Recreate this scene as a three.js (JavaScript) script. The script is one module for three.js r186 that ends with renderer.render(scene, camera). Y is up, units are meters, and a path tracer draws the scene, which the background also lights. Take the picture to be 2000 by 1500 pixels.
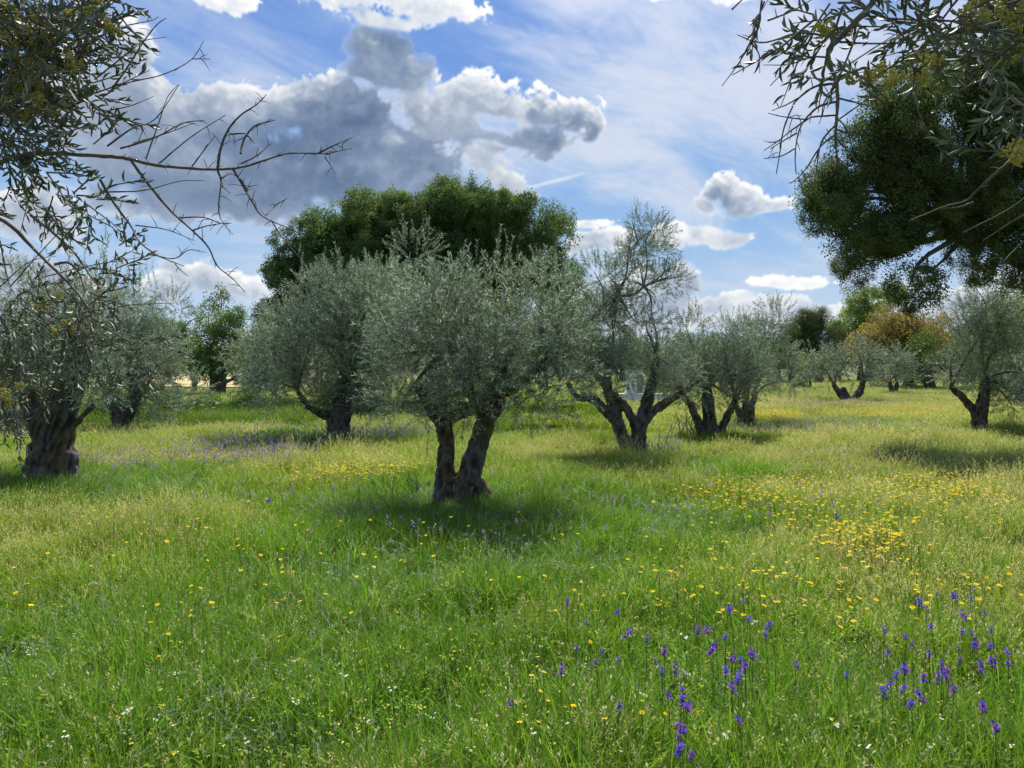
import * as THREE from 'three';
import { MarchingCubes } from 'three/addons/objects/MarchingCubes.js';
import { ImprovedNoise } from 'three/addons/math/ImprovedNoise.js';
import { mergeGeometries, mergeVertices } from 'three/addons/utils/BufferGeometryUtils.js';

// ---------------------------------------------------------------- camera, renderer, sun, sky
const scene = new THREE.Scene();
const EYE = 1.7, FOCAL = 1500, PITCH = -Math.atan(30 / 1500);
const camera = new THREE.PerspectiveCamera(2 * Math.atan(750 / FOCAL) * 180 / Math.PI, 4 / 3, 0.05, 5000);
camera.position.set(0, EYE, 0);
camera.rotation.x = PITCH;
const renderer = new THREE.WebGLRenderer({ antialias: true });
renderer.toneMapping = THREE.LinearToneMapping;
renderer.toneMappingExposure = 1.9;
renderer.shadowMap.enabled = true;
renderer.setSize(1024, 768);

const SUN_AZ = 11 * Math.PI / 180, SUN_EL = 55 * Math.PI / 180;
const sunDir = new THREE.Vector3(Math.sin(SUN_AZ) * Math.cos(SUN_EL), Math.sin(SUN_EL), -Math.cos(SUN_AZ) * Math.cos(SUN_EL));
const sun = new THREE.DirectionalLight(new THREE.Color().setRGB(1, 0.95, 0.85), 5);
sun.position.copy(sunDir).multiplyScalar(100).add(new THREE.Vector3(0, 0, -25));
sun.target.position.set(0, 0, -25);
sun.castShadow = true;
sun.shadow.radius = 14;
sun.shadow.mapSize.set(4096, 4096);
Object.assign(sun.shadow.camera, { left: -60, right: 60, top: 60, bottom: -60, near: 1, far: 300 });
scene.add(sun, sun.target);

// random numbers and noise
function makeRandom(seed) {
  let a = seed >>> 0;
  return () => { a = (a + 0x6D2B79F5) >>> 0; let t = a; t = Math.imul(t ^ (t >>> 15), t | 1); t ^= t + Math.imul(t ^ (t >>> 7), t | 61); return ((t ^ (t >>> 14)) >>> 0) / 4294967296; };
}
const rnd = makeRandom(7);
const R = (a, b) => a + (b - a) * rnd();
const perlin = new ImprovedNoise();
const N3 = (x, y, z) => perlin.noise(x, y, z);
function fbm(x, y, z, octaves, gain = 0.5) { let s = 0, a = 1, f = 1, t = 0; for (let i = 0; i < octaves; i++) { s += a * N3(x * f + i * 17.3, y * f + i * 5.1, z * f - i * 9.7); t += a; a *= gain; f *= 2.03; } return s / t; }
function billow(x, y, z, octaves, gain = 0.5) { let s = 0, a = 1, f = 1, t = 0; for (let i = 0; i < octaves; i++) { s += a * (1 - 2.6 * Math.abs(N3(x * f + i * 7.7, y * f + i * 3.1, z * f + i * 11.9))); t += a; a *= gain; f *= 2.1; } return s / t; }
const clamp01 = (t) => Math.min(1, Math.max(0, t));
const smooth = (a, b, t) => { t = clamp01((t - a) / (b - a)); return t * t * (3 - 2 * t); };
const mixv = (a, b, t) => a + (b - a) * t;

// a pixel of the 2000 x 1500 photograph gives a direction; depth comes from the ground or a size
const cP = Math.cos(PITCH), sP = Math.sin(PITCH);
function ray(px, py) { const x = (px - 1000) / FOCAL, y = (750 - py) / FOCAL; return new THREE.Vector3(x, y * cP + sP, y * sP - cP); }
const P = (px, py, depth) => { const r = ray(px, py); return r.multiplyScalar(depth / -r.z).add(camera.position); };
const G = (px, py, height = 0) => { const r = ray(px, py); return r.multiplyScalar((height - EYE) / r.y).add(camera.position); };

// ---- the sky: blue air, thin high veils, heaped clouds lit from behind and above
{
  const W = 4096, H = 2048, data = new Float32Array(W * H * 4);
  const lin = (c) => { c /= 255; return c <= 0.04045 ? c / 12.92 : ((c + 0.055) / 1.055) ** 2.4; };
  const deg = 180 / Math.PI;
  const toAE = (px, py) => { const r = ray(px, py).normalize(); return [Math.atan2(r.x, -r.z) * deg, Math.asin(r.y) * deg]; };
  const bins = Array.from({ length: 72 }, () => []);
  const put = (b) => { const k0 = Math.floor((b.a - b.ra * 1.5 + 180) / 5), k1 = Math.floor((b.a + b.ra * 1.5 + 180) / 5); for (let k = k0; k <= k1; k++) bins[(k + 72) % 72].push(b); };
  const cloud = (px, py, rx, ry, amp = 1, thick = 1, freq = 1) => {
    const [a, e] = toAE(px, py), [a1] = toAE(px + rx, py), [, e1] = toAE(px, py - ry);
    put({ a, e, ra: Math.abs(a1 - a), re: Math.abs(e1 - e), amp, thick, freq });
  };
  const seen = [
    // the long dark heap on the left
    [235, 120, 75, 70, 1, .9], [285, 195, 75, 65, 1, .9], [180, 220, 120, 110, 1, .8], [370, 205, 75, 62, 1, 1], [440, 205, 90, 62, 1, 1.0], [520, 215, 70, 55, 1, 1.1], [600, 190, 78, 66, 1, 1.4], [675, 235, 75, 66, 1, 1.4],
    [330, 300, 190, 110, .8, 1.0], [520, 320, 220, 125, .7, 1.5], [720, 340, 190, 105, .7, 1.6], [840, 375, 90, 70, .7, 1.5], [410, 390, 230, 60, .6, 1.3],
    // the small dark one above it
    [745, 100, 62, 42, .7, 1.9], [735, 145, 70, 40, .6, 1.7], [795, 140, 60, 36, .7, 1.4],
    // the bright pair in the middle
    [840, 205, 85, 55, 1.1, .8], [905, 185, 70, 42, 1.1, .7], [970, 205, 60, 42, 1.1, .8], [915, 250, 110, 36, 1.1, .7], [1050, 215, 48, 38, 1, 1.7], [1115, 225, 52, 42, 1, 1.5], [1160, 250, 38, 44, 1, 1.1], [1040, 268, 110, 34, .9, 1.6], [960, 275, 70, 28, 1, 1.0],
    [975, 345, 42, 50, 1.2, .6], [950, 310, 45, 40, 1.2, .6], [1005, 385, 30, 36, 1.2, .6],
    // small heap on the right
    [1412, 365, 34, 28, 1, 1.1], [1445, 382, 42, 30, 1, 1.1], [1490, 392, 48, 24, 1, .9], [1380, 390, 38, 24, 1, .7], [1540, 392, 40, 22, 1, .6],
    // low bank over the horizon
    [1330, 560, 55, 40, .8, 1.0], [1280, 600, 90, 40, .8, 1.0], [1400, 598, 70, 28, .8, .9], [1500, 612, 70, 24, .8, .7], [1600, 600, 70, 30, .8, .8], [1680, 610, 70, 34, .8, .8], [1560, 540, 90, 14, 1.0, .3], [1150, 600, 90, 50, .8, 1],
    [1260, 570, 60, 40, .9, .6], [1450, 585, 60, 26, 1, .6], [1540, 590, 60, 24, 1, .6], [1220, 630, 120, 30, .8, .5], [1400, 630, 140, 26, .8, .5], [1590, 640, 140, 24, .8, .5], [1180, 478, 60, 26, .9, .8], [1160, 440, 45, 12, .8, .4], [1320, 465, 70, 28, .7, .5], [1410, 455, 110, 26, .6, .4],
    [345, 545, 44, 36, .9, 1], [410, 560, 60, 40, .9, 1.1], [475, 575, 45, 30, .9, 1], [300, 570, 60, 40, .8, 1], [560, 600, 80, 40, .8, 1],
    [1850, 600, 120, 40, .8, .8], [1960, 560, 90, 40, .8, .8], [100, 560, 120, 50, .8, 1], [60, 420, 120, 60, .8, .8],
    // the white ones across the top
    [690, 8, 110, 32, 1.2, .35], [830, 12, 110, 40, 1.2, .4], [430, -8, 60, 20, 1.5, .3], [760, 50, 70, 25, 1.2, .4], [1370, -10, 120, 30, 1.1, .3],
  ];
  for (const c of seen) cloud(...c);
  // the same weather goes on all round
  const rs = makeRandom(41);
  for (let k = 0; k < 95; k++) {
    const a = 44 + rs() * 272, low = rs(), e = low < 0.55 ? 3 + rs() * 16 : 16 + rs() * 34;
    const s = (low < 0.55 ? 3 : 4.5) * (0.6 + rs()), n = 3 + Math.floor(rs() * 4);
    for (let j = 0; j < n; j++) { const aa = a + (rs() - .5) * s * 4; put({ a: ((aa + 180) % 360 + 360) % 360 - 180, e: e + (rs() - .4) * s * .7, ra: s * (.6 + rs() * .7) / Math.cos(e / deg), re: s * (.45 + rs() * .35), amp: 1, thick: .7 + rs() * .8, freq: 1 }); }
  }
  for (let k = 0; k < 16; k++) { const a = -60 + rs() * 120, e = 32 + rs() * 25; if (Math.hypot(a - 11, (e - 55) * 1.5) < 16) continue; for (let j = 0; j < 4; j++) put({ a: a + (rs() - .5) * 12, e: e + (rs() - .5) * 4, ra: 3 + rs() * 4, re: 2 + rs() * 2, amp: 1.1, thick: .5 + rs() * .6, freq: 1 }); }
  const dens = (a0, e0, dx, dy, dz, oct) => {
    const a = a0 + 2.6 * fbm(dx * 8, dy * 10, dz * 8 + 3, 3, 0.55), e = e0 + 1.6 * fbm(dx * 8 + 7, dy * 10, dz * 8, 3, 0.55);
    const list = bins[((Math.floor((a + 180) / 5) % 72) + 72) % 72];
    let s = -1.2, wsum = 0, th = 0, am = 0;
    for (const b of list) {
      let da = a - b.a; if (da > 180) da -= 360; else if (da < -180) da += 360;
      const u = da / b.ra; if (u * u > 2.2) continue;
      const v = (e - b.e) / (e > b.e ? b.re : b.re * 0.8), d = 1 - u * u - v * v;
      if (d < -1.2) continue;
      const w = Math.exp(4 * d); wsum += w; th += w * b.thick; am += w * b.amp;
    }
    if (!wsum) return [-1.2, 0, 0];
    s = Math.log(wsum + 0.008) / 4; th /= wsum;
    if (s < -0.8) return [s, th, 0];
    const f = 12, g = 34;
    const n = 0.55 * (billow(dx * f, dy * f * 1.1, dz * f, 3, 0.5) - 0.42) + 0.6 * (billow(dx * g, dy * g * 1.1, dz * g, oct - 2, 0.62) - 0.42);
    const edge = 1 - 0.45 * clamp01(s);
    return [s + (am / wsum) * edge * 2.2 * n, th, n];
  };
  const [ca0, ce0] = toAE(1035, 366), [ca1, ce1] = toAE(1165, 332); // a short vapour trail
  const grad = [[0, 210, 223, 238], [4, 190, 213, 238], [9, 156, 193, 234], [15, 132, 174, 229], [22, 115, 155, 221], [30, 102, 142, 213], [60, 74, 114, 198], [90, 64, 102, 188]];
  const rgb = [0, 0, 0];
  for (let j = H / 2 - 2; j < H; j++) {
    const el = ((j + 0.5) / H - 0.5) * Math.PI, e = el * deg;
    for (let i = 0; i < W; i++) {
      const az = ((i + 0.5) / W - 0.25) * 2 * Math.PI; let a = az * deg; if (a > 180) a -= 360;
      if ((Math.abs(a) > 42 || e > 32) && (i % 3 || j % 3) && j > H / 2 + 3) { const o = (j * W + i) * 4, from = ((j - j % 3) * W + i - i % 3) * 4; data[o] = data[from]; data[o + 1] = data[from + 1]; data[o + 2] = data[from + 2]; data[o + 3] = 1; continue; }
      const dx = Math.sin(az) * Math.cos(el), dy = Math.sin(el), dz = -Math.cos(az) * Math.cos(el);
      let k = 0; while (k < grad.length - 2 && grad[k + 1][0] < e) k++;
      const t = clamp01((e - grad[k][0]) / (grad[k + 1][0] - grad[k][0]));
      for (let c = 0; c < 3; c++) rgb[c] = mixv(grad[k][c + 1], grad[k + 1][c + 1], t);
      const toSun = Math.acos(Math.min(1, dx * sunDir.x + dy * sunDir.y + dz * sunDir.z)) * deg;
      const glow = Math.exp(-((toSun / 25) ** 2));
      // high veils, combed by the wind
      const ux = dx / (dy + 0.22), uz = -dz / (dy + 0.22);
      const su = ux * 0.8 + uz * 0.6, sv = -ux * 0.6 + uz * 0.8;
      const wx = fbm(ux * 1.3, uz * 1.3, 3.3, 3);
      let ci = fbm(su * 1.7 + wx * .7, sv * 4.0 + wx * .9, 1.7, 7, 0.66) + 0.6 * fbm(ux * 1.6, uz * 1.6, 8.8, 3);
      ci = smooth(-0.22, 0.62, ci + 0.42 * smooth(-6, 6, a) * smooth(50, 18, a) * smooth(9, 20, e) + 0.3 * glow) * 0.95 * smooth(2, 9, e);
      const cw = 226 + 24 * glow;
      for (let c = 0; c < 3; c++) rgb[c] = mixv(rgb[c], c == 2 ? Math.min(252, cw + 12) : c == 1 ? cw + 2 : cw, Math.min(1, ci * 0.85));
      if (a > ca0 && a < ca1) { const off = e - mixv(ce0, ce1, (a - ca0) / (ca1 - ca0)), fade = smooth(ca1, ca1 - 2.5, a); const v = 0.7 * fade * Math.exp(-((off / 0.11) ** 2)); for (let c = 0; c < 3; c++) rgb[c] = mixv(rgb[c], 246, v); }
      if (e > 0.2) {
        const cosE = Math.max(0.2, Math.cos(el));
        const [d, th, nn] = dens(a, e, dx, dy, dz, 7);
        if (d > -0.4) {
          // light comes from above and a little to the right: add up the cloud on the way
          let tau = 0;
          const step = [0.35, 0.9, 1.8, 3.2], wt = [0.5, 0.8, 1.1, 1.3];
          for (let q = 0; q < 4; q++) {
            const aa = a + step[q] * 0.28 / cosE, ee = e + step[q], azz = aa / deg, ell = ee / deg;
            const [dd] = dens(aa, ee, Math.sin(azz) * Math.cos(ell), Math.sin(ell), -Math.cos(azz) * Math.cos(ell), q < 2 ? 5 : 3);
            tau += wt[q] * clamp01(dd * 1.4);
          }
          const cover = mixv(smooth(0, 0.3, d), smooth(-0.4, 0.7, d), clamp01(tau * 0.7)), own = clamp01(d);
          const rim = Math.exp(-own * 4.0 * (0.35 + 0.65 * th)), sunny = Math.exp(-tau * 0.7 * th), inside = clamp01(0.5 + 1.3 * nn);
          const q = clamp01(0.9 * rim * (0.55 + 0.45 * sunny) + 0.8 * sunny * (0.45 + 0.75 * inside) + 0.16 * (inside - 0.5));
          const soft = clamp01(0.42 + 0.9 * fbm(dx * 9, dy * 15, dz * 9, 4) + 0.25 * nn);
          const low = smooth(14, 3, e), body = [mixv(92, 150, soft), mixv(113, 168, soft), mixv(146, 194, soft)], lift = clamp01(1.25 - th) * 0.6;
          for (let c = 0; c < 3; c++) {
            const dark = mixv(mixv(body[c], [186, 200, 220][c], low * 0.5), [205, 213, 226][c], lift);
            rgb[c] = mixv(rgb[c], mixv(dark, [255, 255, 255][c], q), cover * clamp01(0.6 + th * 0.5 + own));
          }
        }
      }
      const o = (j * W + i) * 4, boost = (1 + 0.35 * glow) / renderer.toneMappingExposure;
      data[o] = lin(rgb[0]) * boost; data[o + 1] = lin(rgb[1]) * boost; data[o + 2] = lin(rgb[2]) * boost; data[o + 3] = 1;
    }
  }
  for (let j = 0; j < H / 2 - 2; j++) for (let i = 0; i < W; i++) { const o = (j * W + i) * 4; data[o] = 0.09; data[o + 1] = 0.11; data[o + 2] = 0.05; data[o + 3] = 1; }
  const sky = new THREE.DataTexture(data, W, H, THREE.RGBAFormat, THREE.FloatType);
  sky.mapping = THREE.EquirectangularReflectionMapping;
  sky.magFilter = THREE.LinearFilter; sky.minFilter = THREE.LinearFilter;
  sky.needsUpdate = true;
  scene.background = sky;
  scene.environment = sky;
}

// ---------------------------------------------------------------- helpers
const taken = {};
function numbered(name) { const n = taken[name] = (taken[name] ?? -1) + 1; return n ? `${name}_${String(n).padStart(3, '0')}` : name; }
const shade = (o) => { o.castShadow = true; o.receiveShadow = true; return o; };
function thing(name, label, category, position, group) {
  const o = new THREE.Group(); o.name = numbered(name); o.position.copy(position);
  o.userData = { label, category }; if (group) o.userData.group = group;
  scene.add(o); return o;
}
function part(name, geometry, material, parent, inWorld = true) {
  if (inWorld) { const p = new THREE.Vector3(); parent.getWorldPosition(p); geometry.translate(-p.x, -p.y, -p.z); }
  const m = shade(new THREE.Mesh(geometry, material)); m.name = name; parent.add(m); return m;
}
function setting(name, geometry, material) { const m = shade(new THREE.Mesh(geometry, material)); m.name = name; m.userData = { kind: 'structure' }; scene.add(m); return m; }
function colored(geometry, f) {
  const p = geometry.attributes.position, c = new Float32Array(p.count * 3), n = geometry.attributes.normal;
  for (let i = 0; i < p.count; i++) { const v = f(p.getX(i), p.getY(i), p.getZ(i), i, n); c[i * 3] = v[0]; c[i * 3 + 1] = v[1]; c[i * 3 + 2] = v[2]; }
  geometry.setAttribute('color', new THREE.BufferAttribute(c, 3)); return geometry;
}
const V = (x, y, z) => new THREE.Vector3(x, y, z);
const leafy = (transmission, roughness = 1, specular = 0.5) => new THREE.MeshPhysicalMaterial({ vertexColors: true, side: THREE.DoubleSide, roughness, transmission, thickness: 0, specularIntensity: specular });
const MAT = {
  bark: new THREE.MeshStandardMaterial({ vertexColors: true, roughness: 0.95 }),
  olive: leafy(0.2, 0.9, 1), oliveGloss: new THREE.MeshStandardMaterial({ vertexColors: true, side: THREE.DoubleSide, roughness: 0.6 }),
  oliveThin: leafy(0.22),
  oak: leafy(0.48, 1, 0.3), fresh: leafy(0.5, 1, 0.3), pine: leafy(0.36, 1, 0.3),
  grass: leafy(0.48, 1, 0.2), petal: leafy(0.35, 1, 0.2),
  ground: new THREE.MeshStandardMaterial({ vertexColors: true, roughness: 1 }),
};

// triangles collected into one geometry with colours
class Faces {
  constructor() { this.p = []; this.c = []; this.i = []; }
  vert(x, y, z, c) { this.p.push(x, y, z); this.c.push(c[0], c[1], c[2]); return this.p.length / 3 - 1; }
  tri(a, b, c) { this.i.push(a, b, c); }
  geometry() {
    const g = new THREE.BufferGeometry();
    g.setAttribute('position', new THREE.Float32BufferAttribute(this.p, 3));
    g.setAttribute('color', new THREE.Float32BufferAttribute(this.c, 3));
    g.setIndex(this.i); g.computeVertexNormals(); return g;
  }
  // a leaf from base along direction d, side s, up n
  leaf(b, d, s, n, len, wid, c, fine = false, bend = 0.12) {
    const at = (t, u, h) => this.vert(b.x + d.x * t * len + s.x * u * wid + n.x * h * len, b.y + d.y * t * len + s.y * u * wid + n.y * h * len, b.z + d.z * t * len + s.z * u * wid + n.z * h * len, c);
    if (!fine) { const a = at(0, 0, 0), l = at(.5, -.5, bend * .6), r = at(.5, .5, bend * .6), t = at(1, 0, -bend); this.tri(a, r, l); this.tri(l, r, t); return; }
    const a = at(0, 0, 0), l1 = at(.3, -.42, bend * .5), r1 = at(.3, .42, bend * .5), l2 = at(.65, -.45, bend * .4), r2 = at(.65, .45, bend * .4), t = at(1, 0, -bend);
    this.tri(a, r1, l1); this.tri(l1, r1, r2); this.tri(l1, r2, l2); this.tri(l2, r2, t);
  }
  tube(points, radii, sides, c) {
    const n = points.length; let prev = null;
    const dir = V(), a = V(1, 0, 0), b = V();
    for (let k = 0; k < n; k++) {
      dir.subVectors(points[Math.min(n - 1, k + 1)], points[Math.max(0, k - 1)]).normalize();
      if (Math.abs(dir.dot(a)) > 0.95) a.set(0, 0.3, 1).normalize();
      b.crossVectors(dir, a).normalize(); a.crossVectors(b, dir).normalize();
      const ring = [];
      for (let s = 0; s < sides; s++) { const t = s / sides * 2 * Math.PI, r = radii[k] * (1 + 0.12 * Math.sin(s * 5.1 + k * 2.3)); const x = Math.cos(t) * r, y = Math.sin(t) * r, p = points[k]; const cc = typeof c === 'function' ? c(p, s) : c; ring.push(this.vert(p.x + a.x * x + b.x * y, p.y + a.y * x + b.y * y, p.z + a.z * x + b.z * y, cc)); }
      if (prev) for (let s = 0; s < sides; s++) { const q = (s + 1) % sides; this.tri(prev[s], prev[q], ring[q]); this.tri(prev[s], ring[q], ring[s]); }
      prev = ring;
    }
    const tip = this.vert(points[n - 1].x, points[n - 1].y, points[n - 1].z, typeof c === 'function' ? c(points[n - 1], 0) : c);
    for (let s = 0; s < sides; s++) this.tri(prev[s], prev[(s + 1) % sides], tip);
  }
}
function ballPoint(random = rnd) { for (;;) { const v = V(random() * 2 - 1, random() * 2 - 1, random() * 2 - 1); const l = v.lengthSq(); if (l < 1 && l > 1e-4) return v; } }
const scaled = (c, k) => [c[0] * k, c[1] * k, c[2] * k];
const pick = (list) => list[Math.floor(rnd() * list.length)];
const UPV = V(0, 1, 0);
function frame(d) { const s = V().crossVectors(d, Math.abs(d.y) > 0.9 ? V(1, 0, 0) : UPV).normalize(); const n = V().crossVectors(s, d).normalize(); return [s, n]; }

// ---------------------------------------------------------------- ground and hills
const moundAt = G(1070, 850).setY(0);
function groundHeight(x, z) {
  const dist = Math.hypot(x, z);
  let h = 0.10 * N3(x * 0.22, 0.5, z * 0.22) + 0.04 * N3(x * 0.8, 3.5, z * 0.8);
  h *= smooth(1, 6, dist);
  h += 0.95 * Math.exp(-(((x - moundAt.x - 0.1) / 1.35) ** 2) - (((z - moundAt.z + 0.5) / 1.3) ** 2));
  return h;
}
{
  const rings = 190, segs = 240, f = new Faces();
  for (let k = 0; k <= rings; k++) {
    const r = k === 0 ? 0 : 0.15 * Math.pow(1.0535, k) * (k / rings + 0.35) * 1.0;
    for (let s = 0; s < segs; s++) {
      const t = s / segs * 2 * Math.PI, x = Math.sin(t) * r, z = -Math.cos(t) * r;
      const n = fbm(x * 0.35, 1.1, z * 0.35, 4), c = 0.85 + 0.5 * n;
      f.vert(x, groundHeight(x, z), z, [0.085 * c, 0.095 * c * (1 + .2 * n), 0.035 * c]);
    }
  }
  for (let k = 0; k < rings; k++) for (let s = 0; s < segs; s++) { const q = (s + 1) % segs, a = k * segs; f.tri(a + s, a + q, a + segs + q); f.tri(a + s, a + segs + q, a + segs + s); }
  setting('ground', f.geometry(), MAT.ground);
}
{ // ripe field beyond the hedge, and the low hills on the horizon
  const f = new Faces(), nx = 60, nz = 20;
  for (let j = 0; j <= nz; j++) for (let i = 0; i <= nx; i++) {
    const z = -58 - 150 * (j / nz) ** 1.5, x = mixv(-110 + .2 * z, .352 * z, i / nx), n = fbm(x * .1, 2, z * .1, 3);
    f.vert(x, 0.35 + groundHeight(x, z) + 0.05 * n, z, [0.42 + .12 * n, 0.33 + .1 * n, 0.15 + .05 * n]);
  }
  for (let j = 0; j < nz; j++) for (let i = 0; i < nx; i++) { const a = j * (nx + 1) + i; f.tri(a, a + 1, a + nx + 2); f.tri(a, a + nx + 2, a + nx + 1); }
  setting('ripe_field', f.geometry(), MAT.ground);
  const h = new Faces(), segs = 240, rows = 14;
  for (let k = 0; k <= rows; k++) for (let s = 0; s < segs; s++) {
    const t = s / segs * 2 * Math.PI, r = 330 + 50 * k, top = 20 + 8 * N3(Math.sin(t) * 2.2, 4, Math.cos(t) * 2.2);
    const x = Math.sin(t) * r, z = -Math.cos(t) * r, n = fbm(x * .01, 5, z * .01, 4);
    h.vert(x, -0.5 + top * smooth(0, 8, k) + 2 * n, z, [0.12 + .1 * n, 0.125 + .07 * n, 0.055 + .02 * n]);
  }
  for (let k = 0; k < rows; k++) for (let s = 0; s < segs; s++) { const q = (s + 1) % segs, a = k * segs; h.tri(a + s, a + q, a + segs + q); h.tri(a + s, a + segs + q, a + segs + s); }
  setting('hills', h.geometry(), MAT.ground);
}

// ---------------------------------------------------------------- tree building blocks
// olive twig with paired narrow leaves; pointing along +y
const OLIVE = [[0.13, 0.19, 0.095], [0.155, 0.215, 0.11], [0.105, 0.16, 0.08], [0.19, 0.235, 0.11]], SILVER = [[0.44, 0.53, 0.40], [0.36, 0.45, 0.33]];
function oliveSpray(seed, fine, length = 0.3, pairs = 11, leafScale = 1) {
  const keep = makeRandom(seed), r = (a, b) => a + (b - a) * keep(), f = new Faces();
  const pts = [], bx = r(-.06, .06), bz = r(-.06, .06);
  for (let k = 0; k <= 4; k++) { const t = k / 4; pts.push(V(bx * t * t, length * t, bz * t * t)); }
  f.tube(pts, [.0028, .0024, .002, .0015, .001], 3, [0.2, 0.19, 0.13]);
  for (let k = 0; k < pairs; k++) {
    const t = 0.1 + 0.9 * k / (pairs - 1), a0 = k * 1.57 + r(-.3, .3);
    const b = V(bx * t * t, length * t, bz * t * t);
    for (let s = 0; s < 2; s++) {
      const a = a0 + s * Math.PI + r(-.35, .35), out = r(.55, 1.0) * (1.1 - .5 * t);
      const d = V(Math.cos(a) * out, 0.75 + r(-.2, .3), Math.sin(a) * out).normalize();
      const [s0, n0] = frame(d), roll = r(-1.2, 1.2), side = s0.clone().multiplyScalar(Math.cos(roll)).addScaledVector(n0, Math.sin(roll)), n = V().crossVectors(side, d);
      const silver = keep() < 0.33, base = silver ? SILVER[keep() < .5 ? 0 : 1] : OLIVE[Math.floor(keep() * 4)];
      f.leaf(b, d, side, n, r(.045, .066) * leafScale, r(.010, .0135) * leafScale, scaled(base, r(.85, 1.15)), fine, r(-.05, .15));
    }
  }
  return f.geometry();
}
// broad-leaved cluster, filling a ball about 0.3 m across and longer along +y
function leafCluster(seed, colors, count, len, wid, reach = 0.26, flat = 1) {
  const keep = makeRandom(seed), r = (a, b) => a + (b - a) * keep(), f = new Faces();
  for (let k = 0; k < 4; k++) { const e = ballPoint(keep).multiplyScalar(reach * .9); e.y = Math.abs(e.y) * 1.2; f.tube([V(0, -.05, 0), e.clone().multiplyScalar(.5).add(V(r(-.02, .02), 0, 0)), e], [.006, .004, .002], 3, [0.1, 0.085, 0.06]); }
  for (let k = 0; k < count; k++) {
    const p = ballPoint(keep).multiplyScalar(reach); p.y = p.y * flat + reach * .35;
    const d = ballPoint(keep).addScaledVector(p, 1.6).add(V(0, -.15, 0)).normalize();
    const [s0, n0] = frame(d), roll = r(-1, 1), side = s0.clone().multiplyScalar(Math.cos(roll)).addScaledVector(n0, Math.sin(roll)), n = V().crossVectors(side, d);
    f.leaf(p, d, side, n, len * r(.7, 1.25), wid * r(.75, 1.25), scaled(colors[Math.floor(keep() * colors.length)], r(.8, 1.2)), true, r(-.1, .2));
  }
  return f.geometry();
}
const SPRAYS = {
  oliveNear: [11, 12, 13].map((s) => oliveSpray(s, true, .3, 11)),
  oliveMid: [21, 22, 23].map((s) => oliveSpray(s, false, .3, 11, 1.15)),
  oliveFar: [31, 32].map((s) => oliveSpray(s, false, .34, 9, 1.7)),
  oak: [41, 42].map((s) => leafCluster(s, [[0.095, 0.175, 0.04], [0.12, 0.20, 0.046], [0.08, 0.15, 0.038], [0.145, 0.205, 0.046]], 50, .085, .05)),
  holm: [51, 52].map((s) => leafCluster(s, [[0.085, 0.14, 0.034], [0.105, 0.165, 0.038], [0.07, 0.115, 0.03], [0.17, 0.175, 0.036], [0.075, 0.125, 0.03], [0.12, 0.15, 0.034]], 60, .06, .036, .22)),
  lime: [61, 62].map((s) => leafCluster(s, [[0.20, 0.30, 0.05], [0.24, 0.34, 0.06], [0.16, 0.26, 0.05]], 40, .1, .065, .3)),
  gold: [71, 72].map((s) => leafCluster(s, [[0.31, 0.23, 0.045], [0.27, 0.215, 0.05], [0.20, 0.20, 0.05], [0.34, 0.25, 0.045]], 44, .09, .05, .3)),
  pine: [81].map((s) => leafCluster(s, [[0.06, 0.09, 0.025], [0.075, 0.105, 0.03], [0.05, 0.08, 0.025]], 70, .14, .016, .26)),
  shrub: [91, 92].map((s) => leafCluster(s, [[0.065, 0.14, 0.025], [0.085, 0.17, 0.03], [0.055, 0.115, 0.025]], 46, .06, .035, .24)),
};
const _m = new THREE.Matrix4(), _q = new THREE.Quaternion(), _s = V(), _p = V();
function orient(axis, roll) { const q = new THREE.Quaternion().setFromUnitVectors(UPV, axis); return q.multiply(_q.setFromAxisAngle(UPV, roll)); }
function instances(name, geometry, material, list, parent) {
  const m = shade(new THREE.InstancedMesh(geometry, material, list.length)), c = new THREE.Color();
  list.forEach((e, i) => { _m.compose(e.p, e.q, typeof e.s === 'number' ? _s.set(e.s, e.s, e.s) : _s.copy(e.s)); m.setMatrixAt(i, _m); m.setColorAt(i, c.setRGB(e.c[0], e.c[1], e.c[2])); });
  m.name = name; m.userData.kind = 'stuff'; parent.add(m); return m;
}
// a rounded clump of sprays, about 0.36 m in radius
function clumpOf(sprays, count, seed, lift = .35, scale = 1) {
  const keep = makeRandom(seed), g = [], m = new THREE.Matrix4();
  for (let i = 0; i < count; i++) {
    const b = ballPoint(keep), l = b.length(); b.multiplyScalar(Math.pow(l, -.45));
    const ax = b.clone().add(V(0, lift, 0)).addScaledVector(ballPoint(keep), .6).normalize(), t = .8 + .4 * keep(), w = (keep() - .5) * .12, k = scale * (.7 + .5 * keep());
    const q = sprays[Math.floor(keep() * sprays.length)].clone(); m.compose(V(b.x * .36, b.y * .31, b.z * .36), orient(ax, keep() * 6.28), V(k, k, k)); q.applyMatrix4(m);
    const c = q.attributes.color; for (let j = 0; j < c.count; j++) c.setXYZ(j, c.getX(j) * t * (1 + w), c.getY(j) * t, c.getZ(j) * t * (1 - w));
    g.push(q);
  }
  return mergeGeometries(g);
}
const CLUMPS = new Map();
function clumpsFor(o) { const key = o.sprays[0].uuid + (o.full ?? 60) + (o.grain ?? 1); if (!CLUMPS.has(key)) CLUMPS.set(key, [0, 1, 2].map((k) => clumpOf(o.sprays, o.full ?? 60, 500 + CLUMPS.size * 10 + k, o.lift ?? .35, o.grain ?? 1))); return CLUMPS.get(key); }
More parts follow.
